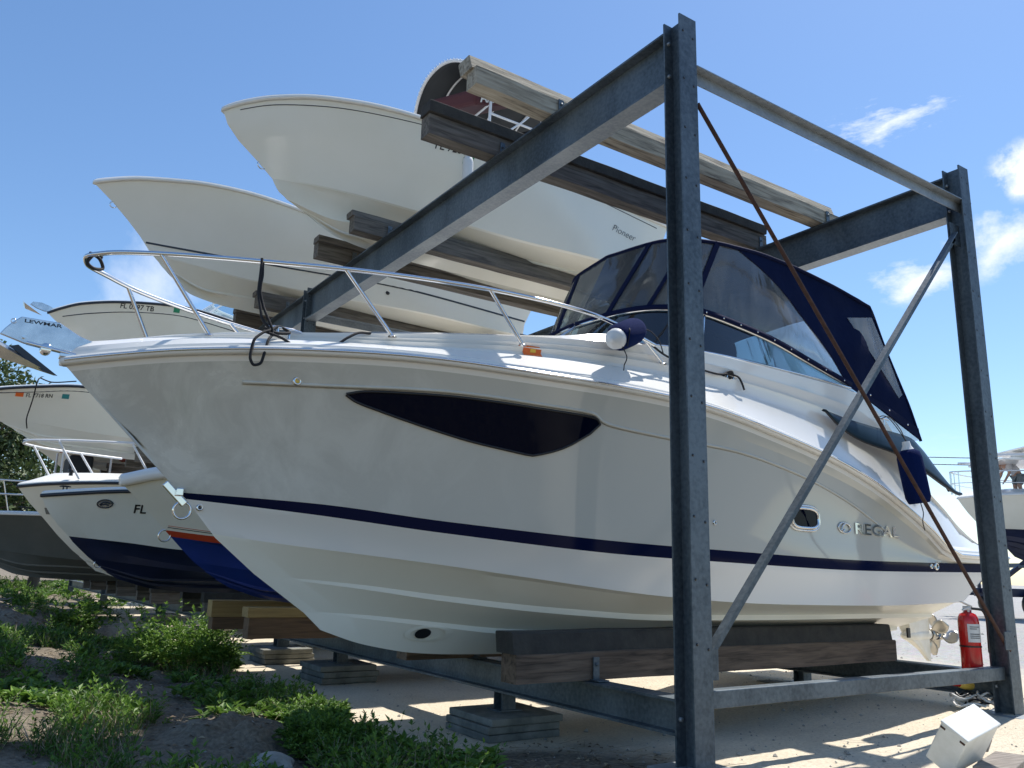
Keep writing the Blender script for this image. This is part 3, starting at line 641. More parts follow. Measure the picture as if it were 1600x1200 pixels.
# hull window
up = pl([(1.86, 2.012), (1.98, 2.035), (2.41, 2.045), (2.75, 2.035), (3.04, 2.02), (3.36, 2.005), (3.435, 1.995), (3.47, 1.965)])
lo = pl([(1.86, 2.008), (1.98, 1.965), (2.39, 1.84), (2.66, 1.78), (3.04, 1.725), (3.27, 1.79), (3.41, 1.89), (3.47, 1.96)])
def win_lo(t):
    x = up(t)[0]; P = [(1.86, 2.008), (1.92, 1.975), (2.05, 1.935), (2.39, 1.845), (2.66, 1.785), (2.9, 1.748), (3.035, 1.728), (3.06, 1.730), (3.16, 1.757), (3.27, 1.80), (3.41, 1.895), (3.47, 1.96)]; k = max(i for i in range(len(P)-1) if P[i][0] <= x+1e-9); a, b = P[k], P[k+1]; lin = a[1]+(b[1]-a[1])*min(1, max(0, (x-a[0])/(b[0]-a[0]))); return (x, lin if x > 2.9 else interp(P, x))
decal_patch('hull_window', up, win_lo, HT, 'smoke', cr, 48, 8, .006)
# frame lip round the window
mb = MB(); L_ = [on_side(HT, *up(k/40), .004) for k in range(41)]+[on_side(HT, *win_lo(1-k/40), .004) for k in range(41)]
mb.tube(L_, .009, 6); mb.build('window_gasket', 'black', cr)
# styling crease above the window running aft
mb = MB(); cl = pl([(1.3, 2.045), (1.75, 2.055), (2.41, 2.075), (3.04, 2.05), (3.4, 2.03), (3.52, 1.975), (4.0, 1.93), (4.6, 1.90), (5.3, 1.80), (6.0, 1.62), (6.6, 1.38)])
cp = [on_side(HT, *cl(k/60), -.001) for k in range(61)]; mb.sweep(cp, [(-.001, -.018), (.007, 0), (-.001, .018)], smooth=True); mb.build('styling_line', 'topside', cr)
# porthole
def oval(cx, cz, a, b, n=40, p=3.2):
    return [(cx+a*math.copysign(abs(math.cos(q))**(2/p), math.cos(q)), cz+b*math.copysign(abs(math.sin(q))**(2/p), math.sin(q))) for q in [2*math.pi*k/n for k in range(n+1)]]
mb = MB(); c0 = on_side(HT, 5.43, 1.453, .012); pts = [on_side(HT, x, z, .012) for x, z in oval(5.43, 1.453, .155, .075)]
mb.grid([[on_side(HT, 5.43+(x-5.43)*f_, 1.453+(z-1.453)*f_, .012) for x, z in oval(5.43, 1.453, .155, .075)] for f_ in (1, .6, .3, .01)]); ph = mb.build('porthole', 'smoke', cr)
mb = MB(); mb.tube(pts, .014, 8); mb.tube([on_side(HT, x, z, .004) for x, z in oval(5.43, 1.453, .178, .095)], .010, 8)
q1 = [on_side(HT, x, z, .010) for x, z in oval(5.43, 1.453, .155, .075)]; q2 = [on_side(HT, x, z, .006) for x, z in oval(5.43, 1.453, .178, .095)]; mb.grid([q1, q2]); mb.build('porthole_frame', 'chrome', ph)
def fitting(name, x, z, r, parent=cr, inner='black', outer='chrome'):
    mb = MB(); c = on_side(HT, x, z, 0); mb.lathe([(r*.55, -.004), (r*.62, -.014), (r, -.008), (r, .01)], c, (0, 1, 0), 16); o = mb.build(name, outer, parent)
    mb = MB(); mb.lathe([(.0, -.006), (r*.56, -.006)], c, (0, 1, 0), 16); mb.build('opening', inner, o); return o
for x in (4.36, 4.43, 4.50): fitting('drain_fitting', x, 1.372, .017)
fitting('drain_fitting', 7.19, 1.135, .022); fitting('drain_fitting', 7.275, 1.137, .034)
fitting('drain_fitting', 1.225, 1.322, .021); fitting('courtesy_light', 1.58, 2.065, .027, inner='gold')
# bow eye plate and thruster tunnel
mb = MB(); mb.sweep([(1.015, YC, 1.455), (1.14, YC, 1.335)], [(-.02, -.012), (.02, -.012), (.02, .012), (-.02, .012)], (0, 1, 0)); mb.box((1.10, YC-.02, 1.405), (.04, .045, .045)); mb.build('bow_eye_plate', 'chrome', cr, bevel=.005)
mb = MB(); ring(mb, (1.13, YC, 1.30), .05, .007, (0, 1, 0)); mb.build('bow_eye', 'chrome', cr)
mb = MB(); cx, cz = 2.78, .572; n = 28; rows_ = []
for rr, dep in ((1.0, -.002), (.86, -.0045), (.70, -.006)):
    rows_.append([on_side(HT, cx+.17*rr*math.cos(2*math.pi*k/n)+(1-rr)*-.03, cz+.058*rr*math.sin(2*math.pi*k/n), -dep) for k in range(n+1)])
mb.grid(rows_); tt = mb.build('thruster_tunnel', 'gel_bottom', cr)
mb = MB(); e = [on_side(HT, cx-.045+.055*math.cos(2*math.pi*k/n), cz+.034*math.sin(2*math.pi*k/n), .009) for k in range(n)]; mb.add(e, [tuple(range(n))]); mb.build('thruster_opening', 'black', tt)
# lettering and emblem
decal_text('name_lettering', 'REGAL', .125, 6.06, 1.365, HT, 'chrome', cr, -.008, 0, .0015, .012, 1.72, solid=.008)
mb = MB(); ring(mb, on_side(HT, 5.93, 1.405, .008), .055, .006, (0, 1, 0), sx=1.5, sz=.75)
sp = [on_side(HT, 5.93+.07*math.cos(q)*(1-q/9), 1.405+.034*math.sin(q*1.3), .009) for q in [k*.35 for k in range(14)]]; mb.tube(sp, .006, 6); mb.build('emblem', 'chrome', cr)
mb = MB(); r_ = [[on_side(DT, x, z, .003, 0) for x in [2.985+.13*k/6 for k in range(7)]] for z in (2.475, 2.45, 2.425, 2.40)]
if all(q for r in r_ for q in r): mb.grid(r_); st = mb.build('registration_sticker', 'orange', cr)
mb = MB(); r_ = [[on_side(DT, x, z, .006, 0) for x in (3.035, 3.055, 3.075)] for z in (2.448, 2.425)]; mb.grid(r_); mb.build('sticker_print', 'gold', st)
# foredeck rail
rp = pl3([(3.98, YC-1.06, 2.60), (3.5, YC-1.055, 2.71), (2.68, YC-.90, 2.78), (1.8, YC-.61, 2.80), (1.33, YC-.41, 2.80), (.8, YC-.20, 2.785), (.52, YC-.09, 2.755), (.43, YC, 2.735), (.45, YC+.08, 2.72), (.58, YC+.14, 2.69), (.8, YC+.22, 2.65), (1.4, YC+.44, 2.62), (2.2, YC+.72, 2.62), (3.2, YC+.98, 2.60), (3.95, YC+1.05, 2.55)])
rail = MB(); rail.tube([rp(k/90) for k in range(91)], .0145, 10); rl = rail.build('bow_rail', 'chrome', cr)
def stan(a, b):
    mb = MB(); mb.tube([a, b], .0125, 10); mb.lathe([(.0, .012), (.022, .010), (.03, 0)], Vector(b)-Vector((0, 0, .004)), (0, 0, 1), 14); mb.build('stanchion', 'chrome', rl)
stan((.80, YC-.20, 2.785), (1.12, YC-.24, 2.33)); stan((1.80, YC-.61, 2.80), (2.13, YC-.64, 2.42)); stan((2.68, YC-.90, 2.78), (2.96, YC-.88, 2.46)); stan((3.9, YC-1.05, 2.62), (4.1, YC-1.02, 2.49))
stan((.70, YC+.19, 2.665), (.87, YC+.20, 2.31)); stan((1.4, YC+.44, 2.62), (1.65, YC+.44, 2.38)); stan((2.2, YC+.72, 2.62), (2.45, YC+.7, 2.47)); stan((3.2, YC+.98, 2.60), (3.4, YC+.95, 2.5))
# cleats
def cleat(x, y, z, s=1.):
    mb = MB(); mb.tube([(x-.11*s, y, z+.045), (x-.05*s, y, z+.05), (x+.05*s, y, z+.05), (x+.11*s, y, z+.045)], [.006, .011, .011, .006], 8)
    for d in (-.035, .035): mb.tube([(x+d*s, y, z-.01), (x+d*s, y, z+.05)], .009, 8)
    return mb
cleat(1.50, 4.75, 2.345).build('cleat', 'chrome', cr)
cleat(4.80, 4.17, 2.46).build('cleat', 'chrome', cr); cleat(6.72, 4.13, 2.36).build('cleat', 'chrome', cr)
# windshield: curved glass between the deck and the upper rail
W_LO = [(6.42, 4.22, 2.655), (5.9, 4.21, 2.665), (5.4, 4.21, 2.67), (4.9, 4.22, 2.675), (4.5, 4.27, 2.68), (4.1, 4.45, 2.70), (3.86, 4.8, 2.76), (3.80, 5.2, 2.79)]
W_UP = [(6.44, 4.24, 2.675), (5.9, 4.25, 2.80), (5.43, 4.26, 2.91), (5.0, 4.28, 2.975), (4.62, 4.33, 3.02), (4.33, 4.5, 3.03), (4.16, 4.8, 3.02), (4.10, 5.2, 3.01)]
def mirror(pts): return pts+[(x, 2*YC-y, z) for x, y, z in pts[::-1][1:]]
flo, fup = pl3(mirror(W_LO)), pl3(mirror(W_UP)); N = 96
mb = MB(); A = [flo(k/N) for k in range(N+1)]; B = [fup(k/N) for k in range(N+1)]; mb.grid([A, lerp_rows(A, B, .5), B]); ws = mb.build('windshield', 'glass', cr)
mb = MB(); mb.tube(A, .012, 6); mb.tube(B, .016, 6)
for k in (26, 48, 70): mb.tube([A[k], B[k]], .012, 6)
mb.build('windshield_frame', 'chrome', ws)
# canvas enclosure
T_UP = [(7.02, 4.36, 3.57), (6.4, 4.355, 3.66), (5.8, 4.35, 3.71), (5.45, 4.35, 3.72), (5.05, 4.355, 3.70), (4.74, 4.42, 3.69), (4.53, 4.65, 3.70), (4.45, 5.2, 3.72)]
E0 = [Vector(p) for p in W_UP]
tup = pl3(T_UP); T0 = [tup(k/48) for k in range(49)]
tfull = pl3(mirror(T_UP)); TF = [tfull(k/96) for k in range(97)]
mb = MB()          # roof
near = [tup(k/40) for k in range(41)]; rws = []
for j in range(21):
    t = j/20; rws.append([Vector((p.x, p.y+(2*YC-2*p.y)*t, p.z+.09*math.sin(math.pi*t)*min(1, (k)/6+.4)*(1-(k/40)**6)+.006*pn(Vector((p.x*3, t*5, 0))))) for k, p in enumerate(near)])
mb.grid(rws); roof = mb.build('canvas_roof', 'canvas', cr, weld=True, solid=.004)
for ks in (6, 15, 24, 31):
    mb = MB(); mb.sweep([rws[j][ks]+Vector((0, 0, .003)) for j in range(21)], [(-.014, 0), (.014, 0), (.014, .004), (-.014, .004)], smooth=True); mb.build('canvas_seam', 'canvas_trim', roof)
def wr(p, a=.012): return Vector((p.x+a*.3*pn(p*3), p.y+a*pn(Vector((p.x*3.1, p.z*1.7, p.y))), p.z))
def panel(name, lo_, up_, m, parent=roof, n=24, k=12, a=.012, label=None, bulge=.03):
    mb = MB(); rws = []
    for j in range(k+1):
        t = j/k; row = []
        for i in range(n+1):
            p = lo_(i/n).lerp(up_(i/n), t); f = math.sin(math.pi*t)*math.sin(math.pi*i/n)
            row.append(Vector((p.x, p.y, p.z))+(wr(p, a*f)-p)+Vector((0, -bulge*f if p.y < YC else bulge*f, 0)))
        rws.append(row)
    mb.grid(rws); return mb.build(name, m, parent, label)
# front and side clear panels: from the windshield top rail up to the roof edge, split by navy strips
def seg(f, a, b): return lambda t: f(a+(b-a)*t)
fupN, tupN = pl3(W_UP), pl3(T_UP)
def side_pair(s):
    mir = (lambda p: Vector((p.x, 2*YC-p.y, p.z))) if s > 0 else (lambda p: p)
    out = []
    # three forward panels (t param on rails: windshield 4/7..1, roof 4/7..1)
    cuts = [(4.15/7, 4.35/7), (5.2/7, 5.25/7), (6.2/7, 6.2/7), (1., 1.)]
    for (a0, b0), (a1, b1) in zip(cuts[:-1], cuts[1:]):
        panel('clear_panel', lambda t: mir(fupN(a0+(a1-a0)*t)), lambda t: mir(tupN(b0+(b1-b0)*t)), 'vinyl')
    mb = MB()
    for a0, b0 in cuts[:3]: mb.sweep([mir(fupN(a0)).lerp(mir(tupN(b0)), q/6)+Vector((-.006, s*.008, 0)) for q in range(7)], [(-.026, -.004), (.026, -.004), (.026, .004), (-.026, .004)], (0, s, .001) if a0 < .65 else (-1, 0, 0))
    mb.build('zip_strip', 'canvas_trim', roof, split=True)
    # aft side panel, clear part bounded by a curved canvas edge
    c1 = pl3([(5.18, 4.345, 3.68), (5.50, 4.34, 3.55), (5.72, 4.32, 3.40), (5.92, 4.30, 3.22), (6.10, 4.28, 3.06), (6.26, 4.26, 2.90), (6.42, 4.245, 2.69)])
    st_lo = lambda t: mir(fupN((4.15-4.15*t)/7)); st_up = lambda t: mir(c1(t)) if t > 0 else mir(tupN(4.35/7))
    def up2(t): return mir(tupN((4.35-.1*t*10)/7)) if t < .12 else mir(c1((t-.12)/.88))
    panel('clear_panel', st_lo, up2, 'vinyl', n=40, a=.03, bulge=.05)
    # aft navy quarter
    rear = pl3([(5.30, 4.345, 3.705), (6.3, 4.355, 3.67), (7.03, 4.36, 3.57), (7.12, 4.30, 3.20), (7.22, 4.24, 2.85), (7.30, 4.20, 2.60), (7.40, 4.17, 2.28)])
    panel('navy_quarter', lambda t: mir(c1(t)), lambda t: mir(rear(t)), 'canvas', n=40, k=16, a=.05, bulge=.0)
    tri = pl3([(6.42, 4.245, 2.68), (6.9, 4.19, 2.49), (7.40, 4.165, 2.285)]); tr2 = pl3([(6.42, 4.245, 2.70), (6.93, 4.20, 2.56), (7.38, 4.17, 2.40)])
    panel('canvas_hem', lambda t: mir(tri(t)), lambda t: mir(tr2(t)), 'canvas_trim', bulge=0)
    # thin clear quarter window at the aft edge
    q1 = pl3([(6.58, 4.33, 3.36), (6.88, 4.27, 3.0), (7.14, 4.22, 2.66)]); q2 = pl3([(6.98, 4.335, 3.44), (7.10, 4.28, 3.08), (7.2, 4.22, 2.7)])
    panel('rear_quarter_window', lambda t: mir(q1(t))+Vector((0, s*.022, 0)), lambda t: mir(q2(t))+Vector((0, s*.022, 0)), 'vinyl_pale', bulge=0)
    mb = MB()
    mb.sweep([mir(fupN(k/40)) + Vector((0, s*.012, .012)) for k in range(41)], [(-.02, -.016), (.02, -.016), (.02, .02), (-.02, .02)], (0, 0, 1), smooth=True)
    mb.tube([mir(tupN(k/40))+Vector((0, s*.004, -.004)) for k in range(41)], .018, 6)
    mb.tube([mir(c1(k/30)) for k in range(31)], .010, 6); mb.tube([mir(rear(k/30)) for k in range(10, 31)], .014, 6)
    mb.build('canvas_binding', 'canvas_trim', roof)
M['vinyl_pale'] = clear('pale_clear_vinyl', (.75, .78, .80), .35, .12, .02)
side_pair(-1); side_pair(1)
mb = MB(); a = [Vector((7.03, 4.36+1.68*k/14, 3.57+.09*.4*math.sin(math.pi*k/14))) for k in range(15)]; b = [Vector((7.40, 4.17+2.06*k/14, 2.29)) for k in range(15)]
mb.grid([a] + [[wr(p, .03) for p in lerp_rows(a, b, q/8)] for q in range(1, 9)]); mb.build('rear_curtain', 'vinyl_pale', roof)
# snaps along the hem
mb = MB()
for k in range(9):
    p = fupN((.2+k*.45)/7)+Vector((0, -.030, .01)); mb.lathe([(.0, .006), (.006, .004), (.009, 0)], p, (0, -1, 0), 8)
for k in range(3): mb.lathe([(.0, .006), (.006, .004), (.009, 0)], Vector((6.62+.28*k, 4.155, 2.61-.1*k)), (0, -1, 0), 8)
mb.build('canvas_snap', 'chrome', roof, split=True)
# helm: steering wheel, dash, seat
hp = MB(); ring(hp, (5.62, 5.55, 2.66), .19, .014, (-.8, 0, .6)); hp.tube([(5.45, 5.55, 2.5), (5.62, 5.55, 2.66)], .02, 8)
for a_ in (0, 2.1, 4.2): hp.tube([(5.62, 5.55, 2.66), Vector((5.62, 5.55, 2.66))+Vector((.6*math.sin(a_)*.19, math.cos(a_)*.19, .8*math.sin(a_)*.19))], .008, 6)
hp.build('steering_wheel', 'black', cr)
mb = MB(); mb.box((5.25, 5.6, 2.25), (.4, .8, .75)); mb.box((5.2, 4.6, 2.1), (.5, .5, .5)); mb.build('dashboard', 'gel', cr, bevel=.06)
mb = MB(); mb.box((6.15, 5.6, 2.2), (.5, .9, .5)); mb.box((6.42, 5.6, 2.55), (.12, .9, .6), (0, .15, 0)); mb.box((6.9, 5.2, 2.05), (.5, 1.5, .4)); mb.build('helm_seat', 'seat', cr, bevel=.06)
# tinted wing glass on the aft quarter
up = pl([(5.85, 2.365), (6.15, 2.33), (6.6, 2.30), (7.08, 2.275), (7.28, 2.19), (7.5, 2.02), (7.70, 1.83)]); lo_p = [(5.85, 2.355), (6.0, 2.26), (6.22, 2.165), (6.77, 2.06), (7.15, 1.94), (7.45, 1.84), (7.66, 1.79), (7.70, 1.80)]
mb = MB(); rws = []
for j in range(7):
    rws.append([Vector((x, 4.115-(.03+.09*sstep(5.9, 6.9, x))*j/6-.012*math.sin(math.pi*j/6), z+(interp(lo_p, x)-z)*j/6)) for x, z in [up(k/30) for k in range(31)]])
mb.grid(rws); wg = mb.build('quarter_glass', 'teal_glass', cr, solid=-.012)
mb = MB(); mb.tube(rws[0], .006, 6); mb.tube([p+Vector((0, 0, 0)) for p in rws[-1]], .009, 8); mb.build('glass_trim', 'black', wg)
# sterndrive leg and twin propellers
dr = MB()
prof = [(8.12, 1.1), (8.14, .72), (8.22, .60), (8.30, .40), (8.52, .28), (8.66, .16), (8.70, .17), (8.66, .40), (8.62, .62), (8.58, .80), (8.52, 1.1)]
xo = .34
for yy, s_ in ((YC-.07, -1), (YC+.07, 1)): pass
nn = len(prof); vs = []
for sgn_ in (-1, 1):
    for x, z in prof: vs.append((x+xo, YC+sgn_*(.02+.07*sstep(.15, .8, z)), z))
dr.add(vs, [tuple(range(nn)), tuple(range(2*nn-1, nn-1, -1))]+[(k, k+nn, (k+1) % nn+nn, (k+1) % nn) for k in range(nn)])
dr.lathe([(0, -.02), (.035, .02), (.06, .10), (.068, .22), (.066, .40), (.055, .50), (.0, .52)], (8.20+xo, YC, .44), (1, 0, 0), 18)
dr.box((8.52+xo, YC, .80), (.42, .26, .02))
drv = dr.build('sterndrive', 'white_paint', cr, bevel=.012)
mb = MB(); mb.box((8.20+xo, YC-.075, .47), (.05, .02, .10)); mb.box((8.42+xo, YC-.095, .66), (.035, .02, .10)); mb.box((8.62+xo, YC-.1, .79), (.09, .06, .05)); mb.build('drive_intake', 'black', drv, bevel=.004)
def prop(x, ph_, hand):
    mb = MB()
    for b_ in range(3):
        a0 = ph_+b_*2*math.pi/3; rws = []
        for i in range(9):
            r_i = .05+.17*i/8; wd = .55*math.sin(math.pi*min(1, .18+.82*i/8)*.93)+.08; row = []
            for j in range(7):
                ang = a0+hand*(j/6-.5)*wd*1.6; row.append(Vector((x+(j/6-.5)*.11*(1-i/16), YC+r_i*math.cos(ang), .44+r_i*math.sin(ang))))
            rws.append(row)
        mb.grid(rws)
    mb.lathe([(.062, -.05), (.066, 0), (.055, .06), (.03, .09)], (x, YC, .44), (1, 0, 0), 18)
    mb.build('propeller', 'bronze', drv, solid=.006)
prop(8.76+xo, .4, 1); prop(8.92+xo, 1.2, -1)

# anchor on the bow roller
an = thing('anchor', (.3, YC, 2.1), 'shiny stainless steel plough anchor with engraved shank jutting from the grey cruiser bow', 'anchor')
mb = MB()
sh = [(.64, 2.20), (.46, 2.255), (.35, 2.315), (.16, 2.315), (.12, 2.275), (.09, 2.235), (.07, 2.20), (.19, 2.165), (.42, 2.155), (.62, 2.165)]
mb.poly([(x, YC, z) for x, z in sh], .022, (0, 1, 0)); shank = mb.build('shank', 'brushed', an, bevel=.004)
vs, fs = text_mesh('LEWMAR', .034, 0, .0008); mb = MB(); mb.add([(.175+v.x*1.35, YC-.0125, 2.285+v.y*.8) for v in vs], fs); mb.build('engraving', 'black_line', shank)
mb = MB(); ring(mb, (.125, YC-.012, 2.282), .012, .003, (0, 1, 0)); mb.tube([(.185, YC-.03, 2.20), (.185, YC+.03, 2.20)], .009, 10); mb.build('shank_pin', 'chrome', shank)
mb = MB()
tip = Vector((.37, YC, 2.005)); bl = Vector((-.12, YC-.18, 2.19)); br_ = Vector((-.12, YC+.18, 2.19)); mid_ = Vector((.10, YC, 2.15)); midlo = Vector((-.02, YC, 2.09)); back = Vector((-.22, YC, 2.31))
mb.add([tip, bl, mid_, br_, midlo, back], [(0, 1, 2), (0, 2, 3), (1, 5, 2), (5, 3, 2), (0, 4, 1), (0, 3, 4), (1, 4, 5), (4, 3, 5)]); mb.build('fluke', 'brushed', an)
mb = MB(); mb.poly([(.125, YC-.018, 2.135), (.165, YC-.018, 2.15), (.375, YC-.018, 2.005), (.30, YC-.018, 2.02)], .012, (0, 1, 0)); mb.build('fluke_rib', 'black_line', an)
mb = MB(); mb.tube([(.20, YC-.03, 2.165), (.45, YC-.03, 2.135)], .012, 10); mb.lathe([(.0, -.04), (.03, -.04), (.018, 0), (.03, .04), (0, .04)], (.30, YC, 2.15), (0, 1, 0), 14); mb.box((.48, YC, 2.125), (.22, .09, .02)); mb.build('bow_roller', 'chrome', cr, bevel=.003)

# black dock line looped over the rail, cleat and down the side
def rope_curve(pts, n=60): f = pl3(pts); return [f(k/n) for k in range(n+1)]
mb = MB()
rt_ = Vector(rp(.335))
mb.tube(rope_curve([(1.335, 4.775, 2.815), (1.33, 4.76, 2.70), (1.325, 4.75, 2.60), (1.34, 4.735, 2.50), (1.355, 4.72, 2.42), (1.40, 4.70, 2.36), (1.36, 4.68, 2.33), (1.30, 4.655, 2.26), (1.285, 4.64, 2.16), (1.31, 4.635, 2.115), (1.345, 4.635, 2.13), (1.365, 4.64, 2.20), (1.385, 4.66, 2.28), (1.42, 4.70, 2.345), (1.39, 4.71, 2.42), (1.355, 4.74, 2.52), (1.335, 4.75, 2.62), (1.345, 4.765, 2.72), (1.345, 4.79, 2.815)], 140), .0085, 8)
mb.tube(rope_curve([(1.38, 4.70, 2.34), (1.46, 4.66, 2.31), (1.55, 4.625, 2.262), (1.65, 4.60, 2.25), (1.75, 4.585, 2.285), (1.84, 4.58, 2.36), (1.93, 4.60, 2.415), (2.02, 4.64, 2.435)], 60), .0085, 8)
mb.tube(rope_curve([(1.40, 4.71, 2.35), (1.47, 4.75, 2.40), (1.53, 4.73, 2.37), (1.44, 4.70, 2.345), (1.38, 4.74, 2.375)], 30), .010, 8)
mb.build('dock_line', 'rope', None, 'black dock line looped over the chrome bow rail and hanging down the grey hull', 'rope')
mb = MB(); mb.tube(rope_curve([(.47, YC-.02, 2.76), (.44, YC-.03, 2.70), (.48, YC-.02, 2.67), (.53, YC+.03, 2.70), (.50, YC+.0, 2.745), (.45, YC+.01, 2.77), (.52, YC+.02, 2.76)], 40), .010, 8)
mb.build('rope_tie', 'rope', None, 'short black rope tied round the very tip of the cruiser bow rail', 'rope')
mb = MB(); mb.tube(rope_curve([(3.92, 4.20, 2.655), (4.0, 4.17, 2.60), (4.10, 4.15, 2.545), (4.35, 4.13, 2.50), (4.6, 4.13, 2.485), (4.78, 4.15, 2.515), (4.86, 4.14, 2.50), (4.88, 4.125, 2.455), (4.90, 4.12, 2.40)], 50), .008, 8)
mb.tube(rope_curve([(4.72, 4.17, 2.50), (4.78, 4.14, 2.53), (4.84, 4.18, 2.50), (4.76, 4.14, 2.48)], 20), .012, 8); mb.build('rope', 'rope', None, 'thin black line running along the cabin side to the midship cleat', 'rope')
# fenders
fgroup = None
def fender(name_label, p0, p1, r, cloth=True, cat='fender', tail=None, body='fender_cloth'):
    p0, p1 = Vector(p0), Vector(p1); ax = (p1-p0); L = ax.length
    t = thing('fender', tuple(p0.lerp(p1, 1)), name_label, cat)
    mb = MB(); mb.lathe([(.0, .03), (r*.55, .03), (r*.9, .055), (r, .10), (r*1.02, L*.5), (r, L-.05), (r*.86, L-.01), (r*.78, L)], p0, ax, 24); mb.build('cover' if cloth else 'body', body, t)
    mb = MB(); mb.lathe([(r*.80, L-.03), (r*.74, L+.03), (r*.55, L+.055), (.03, L+.06), (.022, L+.085), (.0, L+.085)] if cloth == 1 else [(.03, -.04), (.035, .0), (.05, .03), (r*.6, .04)], p0, ax, 20); mb.build('end_cap', 'fender_white', t)
    if tail:
        mb = MB(); [mb.tube(rope_curve(q, 20), .004, 6) for q in tail]; mb.build('cord', 'rope', t)
    return t
fender('navy cloth covered fender with white end lying on the cabin top beside the bow rail', (3.90, 4.22, 2.725), (3.57, 4.08, 2.56), .095, 1,
       tail=[[(3.60, 4.05, 2.50), (3.61, 4.02, 2.42), (3.585, 4.02, 2.36), (3.59, 4.03, 2.33)], [(3.93, 4.22, 2.74), (4.0, 4.2, 2.72), (4.05, 4.16, 2.64), (4.08, 4.15, 2.55)], [(3.66, 4.06, 2.66), (3.62, 4.0, 2.60), (3.615, 4.02, 2.50)]])
fender('navy cloth covered fender hanging upright on the hull side behind the rusty rod', (6.52, 3.80, 2.10), (6.59, 3.77, 1.63), .098, 2,
       tail=[[(6.52, 3.80, 2.14), (6.50, 3.86, 2.26), (6.52, 3.97, 2.38), (6.66, 4.12, 2.41)], [(6.52, 3.80, 2.13), (6.57, 3.88, 2.27), (6.60, 4.0, 2.39), (6.70, 4.12, 2.40)], [(6.59, 3.76, 1.63), (6.60, 3.75, 1.55), (6.58, 3.75, 1.48), (6.60, 3.75, 1.41)]])

